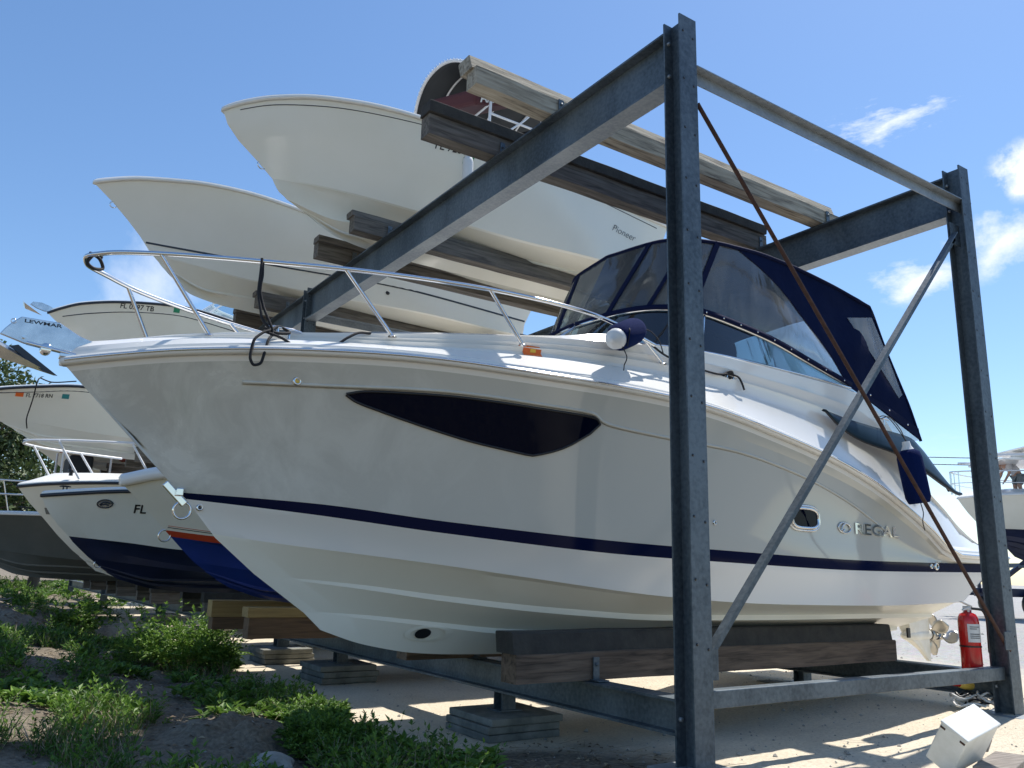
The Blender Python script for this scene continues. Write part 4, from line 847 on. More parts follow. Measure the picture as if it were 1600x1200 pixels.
# ------------------------------------------------------------------ the other boats
def boat(name, label, YCb, X0, X1, Wd, sheer, chine, keel, stem_pts, mats, bands=None, pin=None, deckm='open', flare=.06, L=3.6, strakes=2, cap='gel', q=1., rot=None, group=None, floor=.55, railm='black_line', rake=.35):
    """stem_pts: (x, z) down the stem, from the bow tip to the forefoot; bands: list of (height offset rows)"""
    t = thing(name, ((X0+X1)/2, YCb, min(z for _, z in keel)), label, 'boat', group)
    def stem_x(z):
        pts = sorted([(zz, x) for x, zz in stem_pts]); return interp(pts, z)
    rs, mi = [], []
    rs.append(Row(X0, X1, Wd, L, 2.2, sheer, .05, q)); mi.append(0)
    for zl, m_, wf in (bands or []):     # lines above the chine: z-profile list
        x0 = zl[0][0]; rs.append(Row(x0, X1-.04, Wd*wf, L+.3, 1.8, zl, .04)); mi.append(m_)
    cx0 = chine[0][0]
    rs.append(Row(cx0, X1-rake*.6, Wd*.87, L+.5, 1.55, chine, .03)); mi.append(mi[-1] if not bands else bands[-1][1] if len(bands) else 0)
    base = mats.index(mats[-1])
    c2 = [(x, z-.012) for x, z in chine]; rs.append(Row(cx0+.02, X1-rake*.6, Wd*.835, L+.5, 1.55, c2, .03)); mi.append(base)
    for k in range(strakes):
        f = 1-(k+1)/(strakes+1); kx = keel[0][0]; kz = keel[0][1]
        zz = []
        x0s = cx0+(kx-cx0)*(1-f)*.9
        for x in [x0s+(X1-x0s)*q/8 for q in range(9)]:
            zk = interp(keel, x) if x > kx else interp(sorted([(a, b) for a, b in stem_pts]), x); zc = interp(chine, x); zz.append((x, zk+(zc-zk)*f*sstep(0, 1.2, x-x0s)))
        w_ = Wd*.83*f
        rs.append(Row(x0s, X1-rake*.8, w_, L+.5, 1.55, [(x, z+.012) for x, z in zz])); mi.append(base)
        rs.append(Row(x0s+.01, X1-rake*.8, w_-.006, L+.5, 1.55, [(x, z-.018*sstep(0, .8, x-x0s)) for x, z in zz])); mi.append(base)
    rs.append(Row(keel[0][0], X1-rake, .0001, 4, 2, keel))
    # rows between the long lines so that the bow follows the stem curve
    out, om = [rs[0]], []
    for k_ in range(len(rs)-1):
        a, b = rs[k_], rs[k_+1]; za, zb = a.h(a.X0), b.h(b.X0)
        if za-zb > .12:
            for q_ in (.25, .5, .75):
                z0 = za+(zb-za)*q_; x0 = stem_x(z0); x1 = a.X1+(b.X1-a.X1)*q_
                zz = []
                for i in range(13):
                    x = x0+(x1-x0)*(i/12)**1.8; base_ = a.h(x)+(b.h(x)-a.h(x))*q_; zz.append((x, z0+(base_-z0)*sstep(0, 1.1, x-x0)))
                out.append(Row(x0, x1, a.W+(b.W-a.W)*q_, a.L+(b.L-a.L)*q_, a.p+(b.p-a.p)*q_-flare*6*(1-q_)*q_*4*.25, zz, .05, a.q+(b.q-a.q)*q_)); om.append(mi[k_])
        out.append(b); om.append(mi[k_])
    mb = MB(); hull_mesh(mb, out, om, YCb, 0)
    h = mb.build('hull', mats, t, angle=14, weld=True)
    mb = MB()
    for s in (-1, 1):
        pts = rs[0].pts(YCb, s, .008, 0); mb.sweep(pts, [(-.01, -.025), (.018, -.018), (.018, .018), (-.01, .025)] if s < 0 else [(.01, -.025), (-.018, -.018), (-.018, .018), (.01, .025)], smooth=True)
    mb.build('rub_rail', railm, t)
    r0 = rs[0]; mb = MB()
    def off(dw, dz, crown=0, x0=.0): return Row(X0+x0, X1, max(.001, Wd+dw), L, 2.2, [(x, z+dz) for x, z in sheer], .05, q)
    fl_ = [(x, interp(sheer, x)-floor*sstep(X0+.7, X0+2.6, x)-.02) for x in [X0+.7+(X1-X0-.7)*q_/10 for q_ in range(11)]]
    for side in (-1, 1):
        g = [r0.pts(YCb, side), off(-.01, .04).pts(YCb, side), off(-.07, .06, x0=.03).pts(YCb, side)]
        if deckm == 'open':
            g += [off(-.22, .055, x0=.12).pts(YCb, side), off(-.24, .03, x0=.2).pts(YCb, side), Row(X0+.7, X1, Wd-.42, L+.6, 1.7, fl_).pts(YCb, side), Row(X0+.75, X1, .001, 4, 2, fl_).pts(YCb, side)]
        else:
            g += [off(-.35, .10, x0=.2).pts(YCb, side), off(-.6, .2, x0=.5).pts(YCb, side), Row(X0+.1, X1, .001, 4, 2, [(x, z+.06+.22*sstep(X0+.1, X0+2, x)) for x, z in sheer]).pts(YCb, side)]
        mb.grid(g)
    mb.build('deck', cap, t, angle=25, weld=True)
    return t, h, bvh(h), rs
def bow_eye(t, x, y, z, r=.05):
    mb = MB(); ring(mb, (x+.045, y, z-.035), r, .008, (0, 1, 0)); mb.build('bow_eye', 'chrome', t)
def line_on(h, t, pts, r=.008, m='black_line', name='pinstripe', n=60):
    f = pl(pts); c = [on_side(h, *f(k/n), .001) for k in range(n+1)]; c = [p for p in c if p]; mb = MB()
    mb.sweep(c, [(-.002, -r), (.003, -r), (.003, r), (-.002, r)]); mb.build(name, m, t)
# upper level, second slot: big centre console
t2, h2, H2, rs2 = boat('center_console_boat', 'big pale boat with a canopy top on the upper level behind the empty timbers', 8.65, 1.83, 7.5, 1.2,
    [(1.83, 5.90), (2.0, 5.95), (2.29, 6.01), (2.72, 6.045), (3.1, 6.04), (3.78, 5.99), (5, 5.84), (6.2, 5.70), (7.5, 5.62)],
    [(2.42, 5.27), (2.9, 5.24), (3.27, 5.20), (4.26, 5.06), (5.53, 4.93), (7.5, 4.9)],
    [(3.05, 4.84), (3.24, 4.76), (3.64, 4.70), (4.2, 4.68), (7.5, 4.68)],
    [(1.83, 5.90), (1.86, 5.82), (1.92, 5.70), (2.10, 5.53), (2.30, 5.38), (2.42, 5.27), (2.57, 5.08), (2.78, 4.99), (3.05, 4.84)], ['gel_pale', 'gel_cream'], flare=.06, q=.80, railm='gel')
bow_eye(t2, 2.27, 8.65, 5.42)
line_on(H2, t2, [(1.98, 5.88), (2.3, 5.94), (2.9, 5.97), (3.8, 5.93), (5.5, 5.72), (7.3, 5.55)], .004)
decal_text('registration_number', 'FL 7281 NS', .115, 3.98, 5.72, H2, 'black', t2, -.03, 0, .001)
decal_text('name_lettering', 'Pioneer', .125, 6.52, 5.33, H2, 'black_line', t2, -.12, .35, -.0015, sx=1.05)
mb = decal_patch('x', lambda t: (4.33+.12*t, 5.70), lambda t: (4.33+.12*t, 5.62), H2, 'green', t2, 4, 2); mb['label'] = 'green sticker'; mb.name = 'sticker'
# canopy on tubes
mb = MB(); rws = []
for i in range(17):
    u = i/16; x = 4.62+1.9*u; row = []
    for j in range(21):
        v = j/20*2-1; front = (1-abs(v)**2.2)*.13; row.append(Vector((x-front*(1-u), 8.78+v*.80, 7.60-.30*abs(v)**2.3-.05*u-.10*(1-u)**4)))
    rws.append(row)
mb.grid(rws); cp_ = mb.build('canopy', 'ttop', t2, solid=-.02)
mb = MB()
for i in (3, 6, 9, 13): mb.tube([p-Vector((0, 0, .03)) for p in rws[i]], .014, 6)
mb.build('canopy_bow', 'alu', cp_, split=True)
mb = MB(); mb.tube([p+Vector((-.01, 0, .0)) for p in rws[0]], .022, 6); mb.build('canopy_edge', 'alu', cp_)
mb = MB()
for k in range(26):
    f_ = k/25*20; j = min(19, int(f_)); p = rws[0][j].lerp(rws[0][j+1], f_-j); mb.tube([p+Vector((-.02, 0, -.03)), p+Vector((-.03, 0, .03))], .006, 5)
mb.build('canopy_lacing', 'alu', cp_, split=True)
mb = MB()
for y_ in (8.15, 9.35):
    mb.tube([(4.95, y_, 5.5), (5.0, y_, 7.1), (5.1, y_, 7.35)], .02, 8); mb.tube([(5.9, y_, 5.5), (5.8, y_, 7.1), (5.7, y_, 7.35)], .02, 8); mb.tube([(5.0, y_, 6.35), (5.85, y_, 6.35)], .016, 8); mb.tube([(5.0, y_, 6.75), (5.82, y_, 6.75)], .016, 8)
    mb.tube([(4.98, y_, 6.3), (5.5, y_, 6.8), (5.85, y_, 7.2)], .014, 8)
for z_ in (6.55, 6.9, 7.2): mb.tube([(5.0, 8.15, z_), (5.0, 9.35, z_)], .014, 8)
mb.build('canopy_frame', 'alu', t2)
mb = MB(); mb.box((5.5, 8.75, 5.95), (.9, .8, 1.1)); mb.box((5.35, 8.75, 6.55), (.3, .7, .35), (0, -.4, 0)); mb.build('console', 'cloth_white', t2, bevel=.06)
mb = MB(); mb.box((5.0, 8.6, 7.12), (.75, .95, .2), (0.25, -.35, .1)); bagp = mb.build('canopy_bag', 'maroon', t2, bevel=.05)
vs, fs = text_mesh('AAG', .17, 0, .004); mb = MB(); e_ = Euler((.25, -.35, .1)).to_matrix(); mb.add([Vector((5.0, 8.6, 7.12))+e_ @ Vector((-.3+v.x, -.485, -.07+v.y)) for v in vs], fs); mb.build('bag_lettering', 'cloth_white', bagp)
mb = MB(); mb.box((5.95, 8.6, 6.75), (.5, .7, .35), (.3, 0, 0)); mb.build('leaning_post_cushion', 'black', t2, bevel=.06)
fender('slim white fender hanging from the big pale boat below the timber end', (4.28, 7.43, 5.62), (4.30, 7.47, 5.10), .062, 0, body='fender_white',
       tail=[[(4.28, 7.43, 5.6), (4.27, 7.44, 5.75), (4.27, 7.50, 5.95)]])
# upper level, third slot
t3, h3, H3, rs3 = boat('flats_boat', 'sleek white boat with a thin black pinstripe on the upper rack level, second boat back', 12.1, .96, 7.75, 1.2,
    [(.96, 6.14), (1.05, 6.16), (1.56, 6.215), (2.1, 6.215), (2.75, 6.165), (3.45, 6.05), (4.6, 5.83), (6, 5.62), (7.75, 5.50)],
    [(1.80, 5.30), (2.3, 5.20), (3.1, 5.06), (4.0, 4.98), (5.4, 4.93), (7.75, 4.90)],
    [(2.10, 5.02), (2.43, 4.80), (2.99, 4.72), (4, 4.70), (7.75, 4.70)],
    [(.96, 6.14), (1.22, 5.93), (1.46, 5.70), (1.69, 5.45), (1.80, 5.30), (2.10, 5.02)], ['gel_pale', 'gel_cream'], flare=.06, strakes=1, railm='gel')
line_on(H3, t3, [(1.68, 5.44), (2.2, 5.385), (3.13, 5.30), (4.17, 5.245), (5.84, 5.21), (7.6, 5.15)], .014)
bow_eye(t3, 1.20, 12.1, 5.92, .045)
mb = MB(); c_ = on_side(H3, 5.05, 5.12, 0); mb.lathe([(0, -.01), (.03, -.008), (.035, 0)], c_, (0, 1, 0), 12); mb.build('drain_fitting', 'black', t3)
mb = MB(); mb.box((7.84, 12.1, 5.5), (.22, .8, .25)); mb.box((7.9, 12.1, 5.15), (.2, .5, .5)); mb.build('stern_bracket', 'teal_glass', t3, bevel=.05)
# upper level, fifth slot
t4, h4, H4, rs4 = boat('bowrider', 'small cream boat with registration letters, far upper level behind the chrome bow rail', 19.0, 1.03, 7.2, 1.15,
    [(1.03, 5.98), (1.2, 6.06), (1.6, 6.20), (2.43, 6.30), (3.3, 6.33), (4.3, 6.22), (5.4, 5.98), (7.2, 5.85)],
    [(1.85, 5.42), (2.6, 5.25), (4, 5.1), (7.2, 5.05)], [(2.3, 5.05), (2.8, 4.86), (3.6, 4.80), (7.2, 4.80)],
    [(1.03, 5.98), (1.24, 5.80), (1.55, 5.60), (1.85, 5.42), (2.1, 5.2), (2.3, 5.05)], ['gel_cream', 'gel_cream'], flare=.04)
line_on(H4, t4, [(1.3, 5.93), (1.8, 6.03), (2.5, 6.12), (3.3, 6.15), (4.3, 6.02), (5.5, 5.8)], .010)
decal_text('registration_number', 'FL 0597 TB', .135, 2.28, 6.18, H4, 'black', t4, -.01, 0, .002)
mb = decal_patch('sticker', lambda t: (3.28+.12*t, 6.30), lambda t: (3.28+.12*t, 6.20), H4, 'green', t4, 4, 2)
mb = MB(); mb.grid([[Vector((3.7+.9*abs(v)**2, 19+v*.95, 6.30)) for v in [k/8-1 for k in range(17)]], [Vector((4.3+.9*abs(v)**2, 19+v*.85, 6.85)) for v in [k/8-1 for k in range(17)]]]); w4 = mb.build('windshield', 'far_glass', t4)
mb = MB(); mb.tube([Vector((4.3+.9*abs(v)**2, 19+v*.85, 6.85)) for v in [k/8-1 for k in range(17)]], .025, 6)
for v in (-1, -.5, 0, .5, 1): mb.tube([(3.7+.9*v*v, 19+v*.95, 6.30), (4.3+.9*v*v, 19+v*.85, 6.85)], .02, 6)
mb.build('windshield_frame', 'alu', w4)
def small_anchor(y, x, z, label, s=1.):
    t = thing('anchor', (x, y, z), label, 'anchor')
    mb = MB(); mb.poly([(x+a*s, y, z+b*s) for a, b in ((.5, .0), (.35, .10), (.18, .15), (.02, .14), (-.02, .08), (.1, .02), (.25, -.02))], .05*s, (0, 1, 0)); mb.build('shank', 'brushed', t)
    mb = MB(); a = [Vector((x+p[0]*s, y+p[1]*s, z+p[2]*s)) for p in ((.22, 0, -.12), (-.14, -.14, .06), (-.06, 0, .02), (-.14, .14, .06), (-.1, 0, -.03), (-.16, 0, .14))]
    mb.add(a, [(0, 1, 2), (0, 2, 3), (1, 5, 2), (5, 3, 2), (0, 4, 1), (0, 3, 4), (1, 4, 5), (4, 3, 5)]); mb.build('fluke', 'brushed', t); return t
small_anchor(19.0, .72, 6.02, 'tiny steel anchor at the bow of the cream boat with registration letters', 1.)
# mid level boats at the far bay
t5, h5, H5, rs5 = boat('runabout', 'white boat with orange sticker on the middle rack level at the left edge', 18.55, -.55, 6.6, 1.15,
    [(-.55, 3.80), (-.1, 3.98), (.37, 4.09), (1, 4.18), (1.72, 4.25), (3, 4.22), (6.6, 4.0)],
    [(.35, 3.62), (1.1, 3.56), (2.0, 3.45), (3.5, 3.35), (6.6, 3.3)], [(1.0, 3.28), (1.4, 3.16), (2.1, 3.08), (3, 3.05), (6.6, 3.05)],
    [(-.55, 3.80), (-.15, 3.74), (.35, 3.62), (.7, 3.45), (1.0, 3.28)], ['gel_pale', 'gel_pale'], flare=.03)
line_on(H5, t5, [(.1, 4.0), (1, 4.10), (1.72, 4.17), (3, 4.15)], .010)
decal_text('registration_number', 'FL 7718 RN', .09, .83, 4.00, H5, 'black', t5, .05, 0, .001)
mb = decal_patch('sticker', lambda t: (.66+.13*t, 4.07), lambda t: (.66+.13*t, 4.0), H5, 'orange', t5, 4, 2)
mb = decal_patch('sticker', lambda t: (1.42+.12*t, 4.10), lambda t: (1.42+.12*t, 4.02), H5, 'teal', t5, 4, 2)
mb = MB(); mb.tube(rope_curve([(1.6, 17.45, 4.33), (1.2, 17.5, 4.26), (1.0, 17.45, 4.30), (.95, 17.35, 4.2), (.93, 17.5, 3.9), (.90, 17.9, 3.6), (.95, 18.3, 3.45)], 40), .012, 6); mb.build('bow_line', 'rope', None, 'thin dark rope drooping over the white boat with the orange sticker', 'rope')
t6, h6, H6, rs6 = boat('skiff', 'pale hull tip with dark stripe in front of the tree, below the orange stickered boat', 22.2, 1.06, 6.8, 1.1,
    [(1.06, 4.18), (1.5, 4.27), (2.4, 4.35), (6.8, 4.2)], [(1.8, 3.72), (3, 3.45), (6.8, 3.35)], [(2.3, 3.28), (3, 3.12), (6.8, 3.1)],
    [(1.06, 4.18), (1.4, 4.0), (1.8, 3.72), (2.3, 3.28)], ['gel_pale', 'gel_cream'], flare=.02)
line_on(H6, t6, [(1.3, 4.12), (2, 4.2), (3, 4.22)], .03)
t6b, _, _, _ = boat('skiff', 'farthest pale hull with a bright red cover on the middle rack level', 25.9, 1.3, 7.0, 1.1,
    [(1.3, 4.1), (1.8, 4.2), (2.6, 4.26), (7, 4.1)], [(2.0, 3.7), (3, 3.45), (7, 3.35)], [(2.5, 3.3), (3.2, 3.12), (7, 3.1)],
    [(1.3, 4.1), (1.6, 3.95), (2.0, 3.7), (2.5, 3.3)], ['gel_cream', 'gel_cream'], flare=.02)
# lower level: second slot, blue bottom with red stripe
def lower_boat(name, label, yc, x0, dz, chine, keel, stem, sheer, bands, mats, **kw): return boat(name, label, yc, x0, 7.6, 1.15, sheer, chine, keel, stem, mats, bands=bands, **kw)
tL2, hL2, HL2, rsL2 = boat('motorboat', 'cream boat with red stripe and royal blue bottom beside the big grey cruiser', 8.65, 1.30, 7.6, 1.2,
    [(1.30, 1.72), (1.6, 1.80), (2.4, 1.88), (4, 1.9), (7.6, 1.8)],
    [(2.05, 1.00), (2.6, .93), (3.6, .84), (7.6, .82)], [(2.42, .76), (2.75, .66), (3.2, .60), (4, .58), (7.6, .58)],
    [(1.30, 1.72), (1.46, 1.58), (1.62, 1.42), (1.77, 1.27), (1.85, 1.19), (2.05, 1.0), (2.23, .86), (2.42, .76)], ['gel_cream', 'red_stripe', 'blue_paint'],
    bands=[([(1.74, 1.30), (2.2, 1.25), (3, 1.2), (7.6, 1.16)], 1, .97), ([(1.80, 1.24), (2.2, 1.19), (3, 1.13), (7.6, 1.1)], 2, .96)], flare=.05, railm='gel')
line_on(HL2, tL2, [(1.76, 1.325), (2.2, 1.275), (3, 1.225)], .004)
line_on(HL2, tL2, [(1.76, 1.34), (2.2, 1.29), (3, 1.24)], .0025, 'red_stripe')
bow_eye(tL2, 1.70, 8.65, 1.28, .055)
mb = MB()
for s in (-1, 1):
    pts = rsL2[0].pts(8.65, s, .03, .02); mb.sweep(pts, [(0, -.05), (.03, -.03), (.03, .04), (0, .07), (-.05, .08), (-.05, -.05)] if s < 0 else [(0, -.05), (-.03, -.03), (-.03, .04), (0, .07), (.05, .08), (.05, -.05)], smooth=True)
mb.build('gunwale_cap', 'gel', tL2)
# third slot, navy bottom
tL3, hL3, HL3, rsL3 = boat('bay_boat', 'white boat with oval bow emblem and dark navy bottom on the lower level', 12.1, .90, 7.6, 1.2,
    [(.90, 1.78), (1.08, 1.80), (1.9, 1.87), (3.2, 1.90), (7.6, 1.75)],
    [(1.55, 1.02), (2.1, .95), (3.0, .87), (7.6, .82)], [(1.92, .76), (2.38, .64), (3.23, .58), (7.6, .58)],
    [(.90, 1.78), (1.01, 1.58), (1.28, 1.27), (1.55, 1.02), (1.77, .84), (1.92, .76)], ['gel_cream', 'navy_paint'],
    bands=[([(1.28, 1.285), (1.88, 1.23), (2.64, 1.15), (7.6, 1.08)], 1, .93)], flare=.14, strakes=2)
decal_text('registration_number', 'FL', .15, 1.925, 1.60, HL3, 'black', tL3, -.01, 0, .003)
mb = MB(); c_ = on_side(HL3, 1.60, 1.70, .006); e = [on_side(HL3, 1.60+.085*math.cos(q), 1.70+.05*math.sin(q), .008) for q in [2*math.pi*k/28 for k in range(29)]]; mb.add([c_]+e, [(0, i, i+1) for i in range(1, 29)]); em = mb.build('bow_emblem', 'brushed', tL3)
mb = MB(); mb.tube(e, .008, 6); mb.tube([on_side(HL3, 1.60+dx, 1.70+dzz, .012) for dx, dzz in ((-.055, -.01), (-.02, .02), (.02, .022), (.055, .01))], .011, 6); mb.tube([on_side(HL3, 1.60+dx, 1.70+dzz, .012) for dx, dzz in ((-.05, -.02), (0, -.005), (.045, -.018))], .008, 6); mb.build('emblem_figure', 'black_line', em)
bow_eye(tL3, 1.62, 12.1, .98, .045)
cl3 = cleat(1.95, 11.62, 1.945, .9); cl3.build('cleat', 'black', tL3); cleat(1.15, 12.0, 1.86, .6).build('cleat', 'black', tL3)
# fourth slot, cream cruiser with bow rail
tL4, hL4, HL4, rsL4 = boat('express_boat', 'cream and white boat with a white bow rail, third in the lower row', 15.5, .80, 7.6, 1.2,
    [(.80, 2.12), (1.2, 2.17), (2.0, 2.22), (3.2, 2.25), (7.6, 2.1)],
    [(1.72, 1.14), (2.4, 1.02), (3.4, .92), (7.6, .86)], [(2.1, .82), (2.6, .68), (3.4, .62), (7.6, .62)],
    [(.80, 2.12), (.93, 1.95), (1.15, 1.73), (1.45, 1.40), (1.72, 1.14), (2.1, .82)], ['gel_cream', 'gel_cream'], flare=.10, deckm='closed')
decal_patch('vent_plate', lambda t: (1.22+.30*t, 1.80), lambda t: (1.26+.30*t, 1.70), HL4, 'gel_grey', tL4, 6, 2)
mb = MB(); f1 = pl3([(3.4, 14.35, 2.9), (2.3, 14.75, 2.9), (1.3, 15.1, 2.88), (.85, 15.4, 2.86), (.80, 15.6, 2.84), (1.1, 15.9, 2.82), (2.4, 16.3, 2.8)]); mb.tube([f1(k/50) for k in range(51)], .022, 8); r4 = mb.build('bow_rail', 'alu', tL4)
for a_, b_ in (((1.25, 15.1, 2.88), (1.62, 15.0, 2.27)), ((2.3, 14.75, 2.9), (2.65, 14.6, 2.30)), ((.95, 15.75, 2.83), (1.3, 15.7, 2.25)), ((1.7, 16.08, 2.81), (2.0, 16.0, 2.35)), ((3.2, 14.42, 2.9), (3.4, 14.4, 2.3))): 
    mb = MB(); mb.tube([a_, b_], .018, 8); mb.build('stanchion', 'alu', r4)
mb = MB(); mb.tube([(1.5, 15.1, 2.32), (1.5, 15.1, 2.42)], .03, 8); mb.lathe([(.05, 0), (.05, .04), (0, .06)], (1.5, 15.1, 2.38)); mb.build('nav_light', 'black', tL4)
mb = MB(); mb.grid([[Vector((3.0+.9*v*v, 15.5+v*1.0, 2.45)) for v in [k/8-1 for k in range(17)]], [Vector((3.6+.9*v*v, 15.5+v*.9, 2.95)) for v in [k/8-1 for k in range(17)]]]); mb.build('windshield', 'far_glass', tL4)
# fifth slot, dark grey hull
tL5, hL5, HL5, rsL5 = boat('offshore_boat', 'dark grey hull with chrome rail at the left edge, last of the lower row', 19.0, -.5, 7.4, 1.25,
    [(-.5, 1.74), (.2, 1.78), (1.38, 1.80), (3, 1.8), (7.4, 1.7)],
    [(.35, 1.22), (.9, 1.12), (2.0, 1.0), (3.5, .9), (7.4, .85)], [(.85, .82), (1.2, .68), (1.8, .61), (3, .58), (7.4, .58)],
    [(-.5, 1.74), (-.1, 1.5), (.35, 1.22), (.6, 1.0), (.85, .82)], ['gel_grey', 'gel_grey'], flare=.05, railm='gel')
mb = MB(); mb.tube([(-.4, 18.9, 2.02), (.3, 18.2, 2.15), (1.4, 17.85, 2.15), (2.8, 17.8, 2.1)], .018, 8); mb.tube([(-.3, 18.9, 2.3), (.3, 18.25, 2.42), (1.3, 17.9, 2.4), (1.45, 17.85, 1.9)], .018, 8)
for x_ in (.1, .7, 1.3): mb.tube([(x_, 18.3-.25*x_, 2.42), (x_+.15, 18.28-.25*x_, 1.85)], .014, 8)
mb.build('bow_rail', 'chrome', tL5); cleat(1.1, 18.1, 1.88, 1.).build('cleat', 'black', tL5)
# sixth slot and the red covered boat behind it
tL6, *_ = boat('deck_boat', 'white boat with a faded red canopy far behind the railed boat', 22.4, 1.6, 7.4, 1.15,
    [(1.6, 2.35), (2.2, 2.42), (3.2, 2.45), (7.4, 2.3)], [(2.4, 1.5), (3.4, 1.3), (7.4, 1.2)], [(2.9, 1.0), (3.4, .75), (7.4, .66)],
    [(1.6, 2.35), (2.0, 1.95), (2.4, 1.5), (2.9, 1.0)], ['gel_pale', 'gel_cream'], flare=.05)
mb = MB(); mb.grid([[Vector((1.75+1.5*u+.2*abs(v), 21.9+v*.8, 3.64-.12*abs(v)**2-.30*u*u)) for v in [k/5-1 for k in range(11)]] for u in [k/8 for k in range(9)]]); mb.build('canopy', 'red_cloth', tL6, solid=-.03)
mb = MB()
for v in (-.8, .8):
    for x_ in (1.9, 2.9): mb.tube([(x_, 21.9+v*.9, 2.4), (x_, 21.9+v*.9, 3.5)], .025, 6)
mb.build('canopy_frame', 'alu', tL6, split=True)
mb = MB(); mb.box((2.3, 21.9, 2.9), (.5, 1.2, .9)); mb.build('console', 'ttop', tL6, bevel=.05)

# boat on a trailer in the yard, with a person on its deck
ta = math.atan2(-1.07, 1.54)
yb = thing('cabin_cruiser', (29.3, 10.7, 0), 'white motor yacht with black bottom on a trailer across the yard behind the right post', 'boat')
X0_, YY = 25.4, 13.2
def place(o): return o
bx, hx_, HX, rx = boat('tmp_boat', 'x', 0, -4.75, 5.2, 1.55, [(-4.75, 3.50), (-4.2, 3.55), (-3, 3.58), (0, 3.5), (5.2, 3.3)],
    [(-3.7, 2.35), (-2.6, 2.12), (0, 1.95), (5.2, 1.9)], [(-3.2, 1.8), (-2.4, 1.5), (0, 1.35), (5.2, 1.3)],
    [(-4.75, 3.50), (-4.45, 3.05), (-4.15, 2.72), (-3.7, 2.35), (-3.2, 1.8)], ['gel_cream', 'navy_paint'],
    bands=[([(-4.05, 2.63), (-2.5, 2.55), (0, 2.45), (5.2, 2.4)], 1, .95)], flare=.08, deckm='closed', railm='gel')
mb = MB(); mb.box((.3, 0, 3.95), (3.2, 2.2, .5)); mb.box((1.9, 0, 4.1), (2.2, 2.3, .6)); mb.build('cabin', 'gel', bx, bevel=.15)
mb = MB(); mb.grid([[Vector((-1.4+.8*v*v, v*1.1, 3.98)) for v in [k/8-1 for k in range(17)]], [Vector((-.5+.8*v*v, v*1.0, 4.42)) for v in [k/8-1 for k in range(17)]]]); mb.build('windshield', 'teal_glass', bx)
mb = MB()
mb.sweep([(-4.1, -1.0, 4.72), (-1.8, -1.1, 4.80), (2.0, -1.1, 4.85)], [(-.03, -.03), (.03, -.03), (.03, .03), (-.03, .03)]); mb.sweep([(-4.1, 1.0, 4.72), (-1.8, 1.1, 4.80), (2.0, 1.1, 4.85)], [(-.03, -.03), (.03, -.03), (.03, .03), (-.03, .03)])
mb.build('antenna_mast', 'alu', bx, split=True)
mb = MB(); mb.box((-2.5, 0, 4.62), (2.6, 2.0, .06)); mb.lathe([(0, .28), (.2, .26), (.3, .14), (.3, .06), (.2, 0), (0, 0)], (-2.7, 0, 4.66)); mb.box((-2.7, 0, 4.98), (.9, 2.2, .05)); mb.build('radar_arch', 'gel', bx, bevel=.02)
mb = MB(); fr = pl3([(3.5, -1.5, 4.1), (0, -1.55, 4.18), (-3, -1.2, 4.25), (-4.7, -.25, 4.3), (-4.9, 0, 4.3), (-4.7, .25, 4.3), (-3, 1.2, 4.25), (0, 1.55, 4.18)]); mb.tube([fr(k/60) for k in range(61)], .02, 6)
mb.tube([fr(k/60)-Vector((0, 0, .35)) for k in range(61)], .012, 6)
for k in (4, 10, 16, 22, 27, 33, 38, 44, 50): mb.tube([fr(k/60), fr(k/60)-Vector((0, 0, .68))], .016, 6)
mb.build('bow_rail', 'chrome', bx)
# move the parts under the placed, rotated root
dirv = Vector((1.54, -1.07, 0)).normalized(); ctr = Vector((X0_, YY, 0))+dirv*4.85
bx.name = 'motor_yacht'; bx.location = (ctr.x, ctr.y, bx.location.z); bx.rotation_euler = (0, 0, ta); bx['label'] = yb['label']; bx['category'] = 'boat'
bpy.data.objects.remove(yb)
def yard(p): p = Vector(p); return ctr+dirv*p.x+Vector((1.07, 1.54, 0)).normalized()*p.y+Vector((0, 0, p.z))
tr = thing('boat_trailer', tuple(yard((0, 0, 0))), 'dark steel trailer carrying the white motor yacht in the yard', 'trailer'); tr.rotation_euler = (0, 0, ta)
ORG[tr.name] = Vector((0, 0, 0))
mb = MB()
for s in (-.9, .9): mb.box((0, s, .75), (10.4, .12, .22)); mb.sweep([(-4.6, s*.6, .8), (-3.4, s*.8, 1.75)], [(-.06, -.06), (.06, -.06), (.06, .06), (-.06, .06)], (0, 1, 0))
for x_ in (-5.0, -3.4, -1.5, .5, 2.5, 4.6): mb.box((x_, 0, .80), (.12, 2.1, .14)); mb.box((x_, -.8, 1.1), (.08, .08, .7)); mb.box((x_, .8, 1.1), (.08, .08, .7))
mb.build('frame', 'navy_paint', tr, bevel=.01)
mb = MB(); mb.sweep([(-3.9, -1.0, 1.5), (-2.9, -.8, 1.5), (-2.2, -1.2, .9)], [(-.04, -.05), (.04, -.05), (.04, .05), (-.04, .05)], (0, 1, 0)); mb.box((-3.3, 0, 1.55), (.3, 1.9, .12)); mb.build('bow_cradle', 'galv', tr)
for x_ in (-3.6, 1.4, 2.4):
    for s in (-1.15, 1.15):
        mb = MB(); mb.lathe([(.18, -.11), (.38, -.10), (.42, -.05), (.42, .05), (.38, .10), (.18, .11)], (x_, s, .42), (0, 1, 0), 24); w_ = mb.build('wheel', 'black', tr)
        mb = MB(); mb.lathe([(0, -.05), (.1, -.07), (.19, -.06), (.19, .06), (0, .05)], (x_, s, .42), (0, 1, 0), 20); mb.build('rim', 'alu', w_)
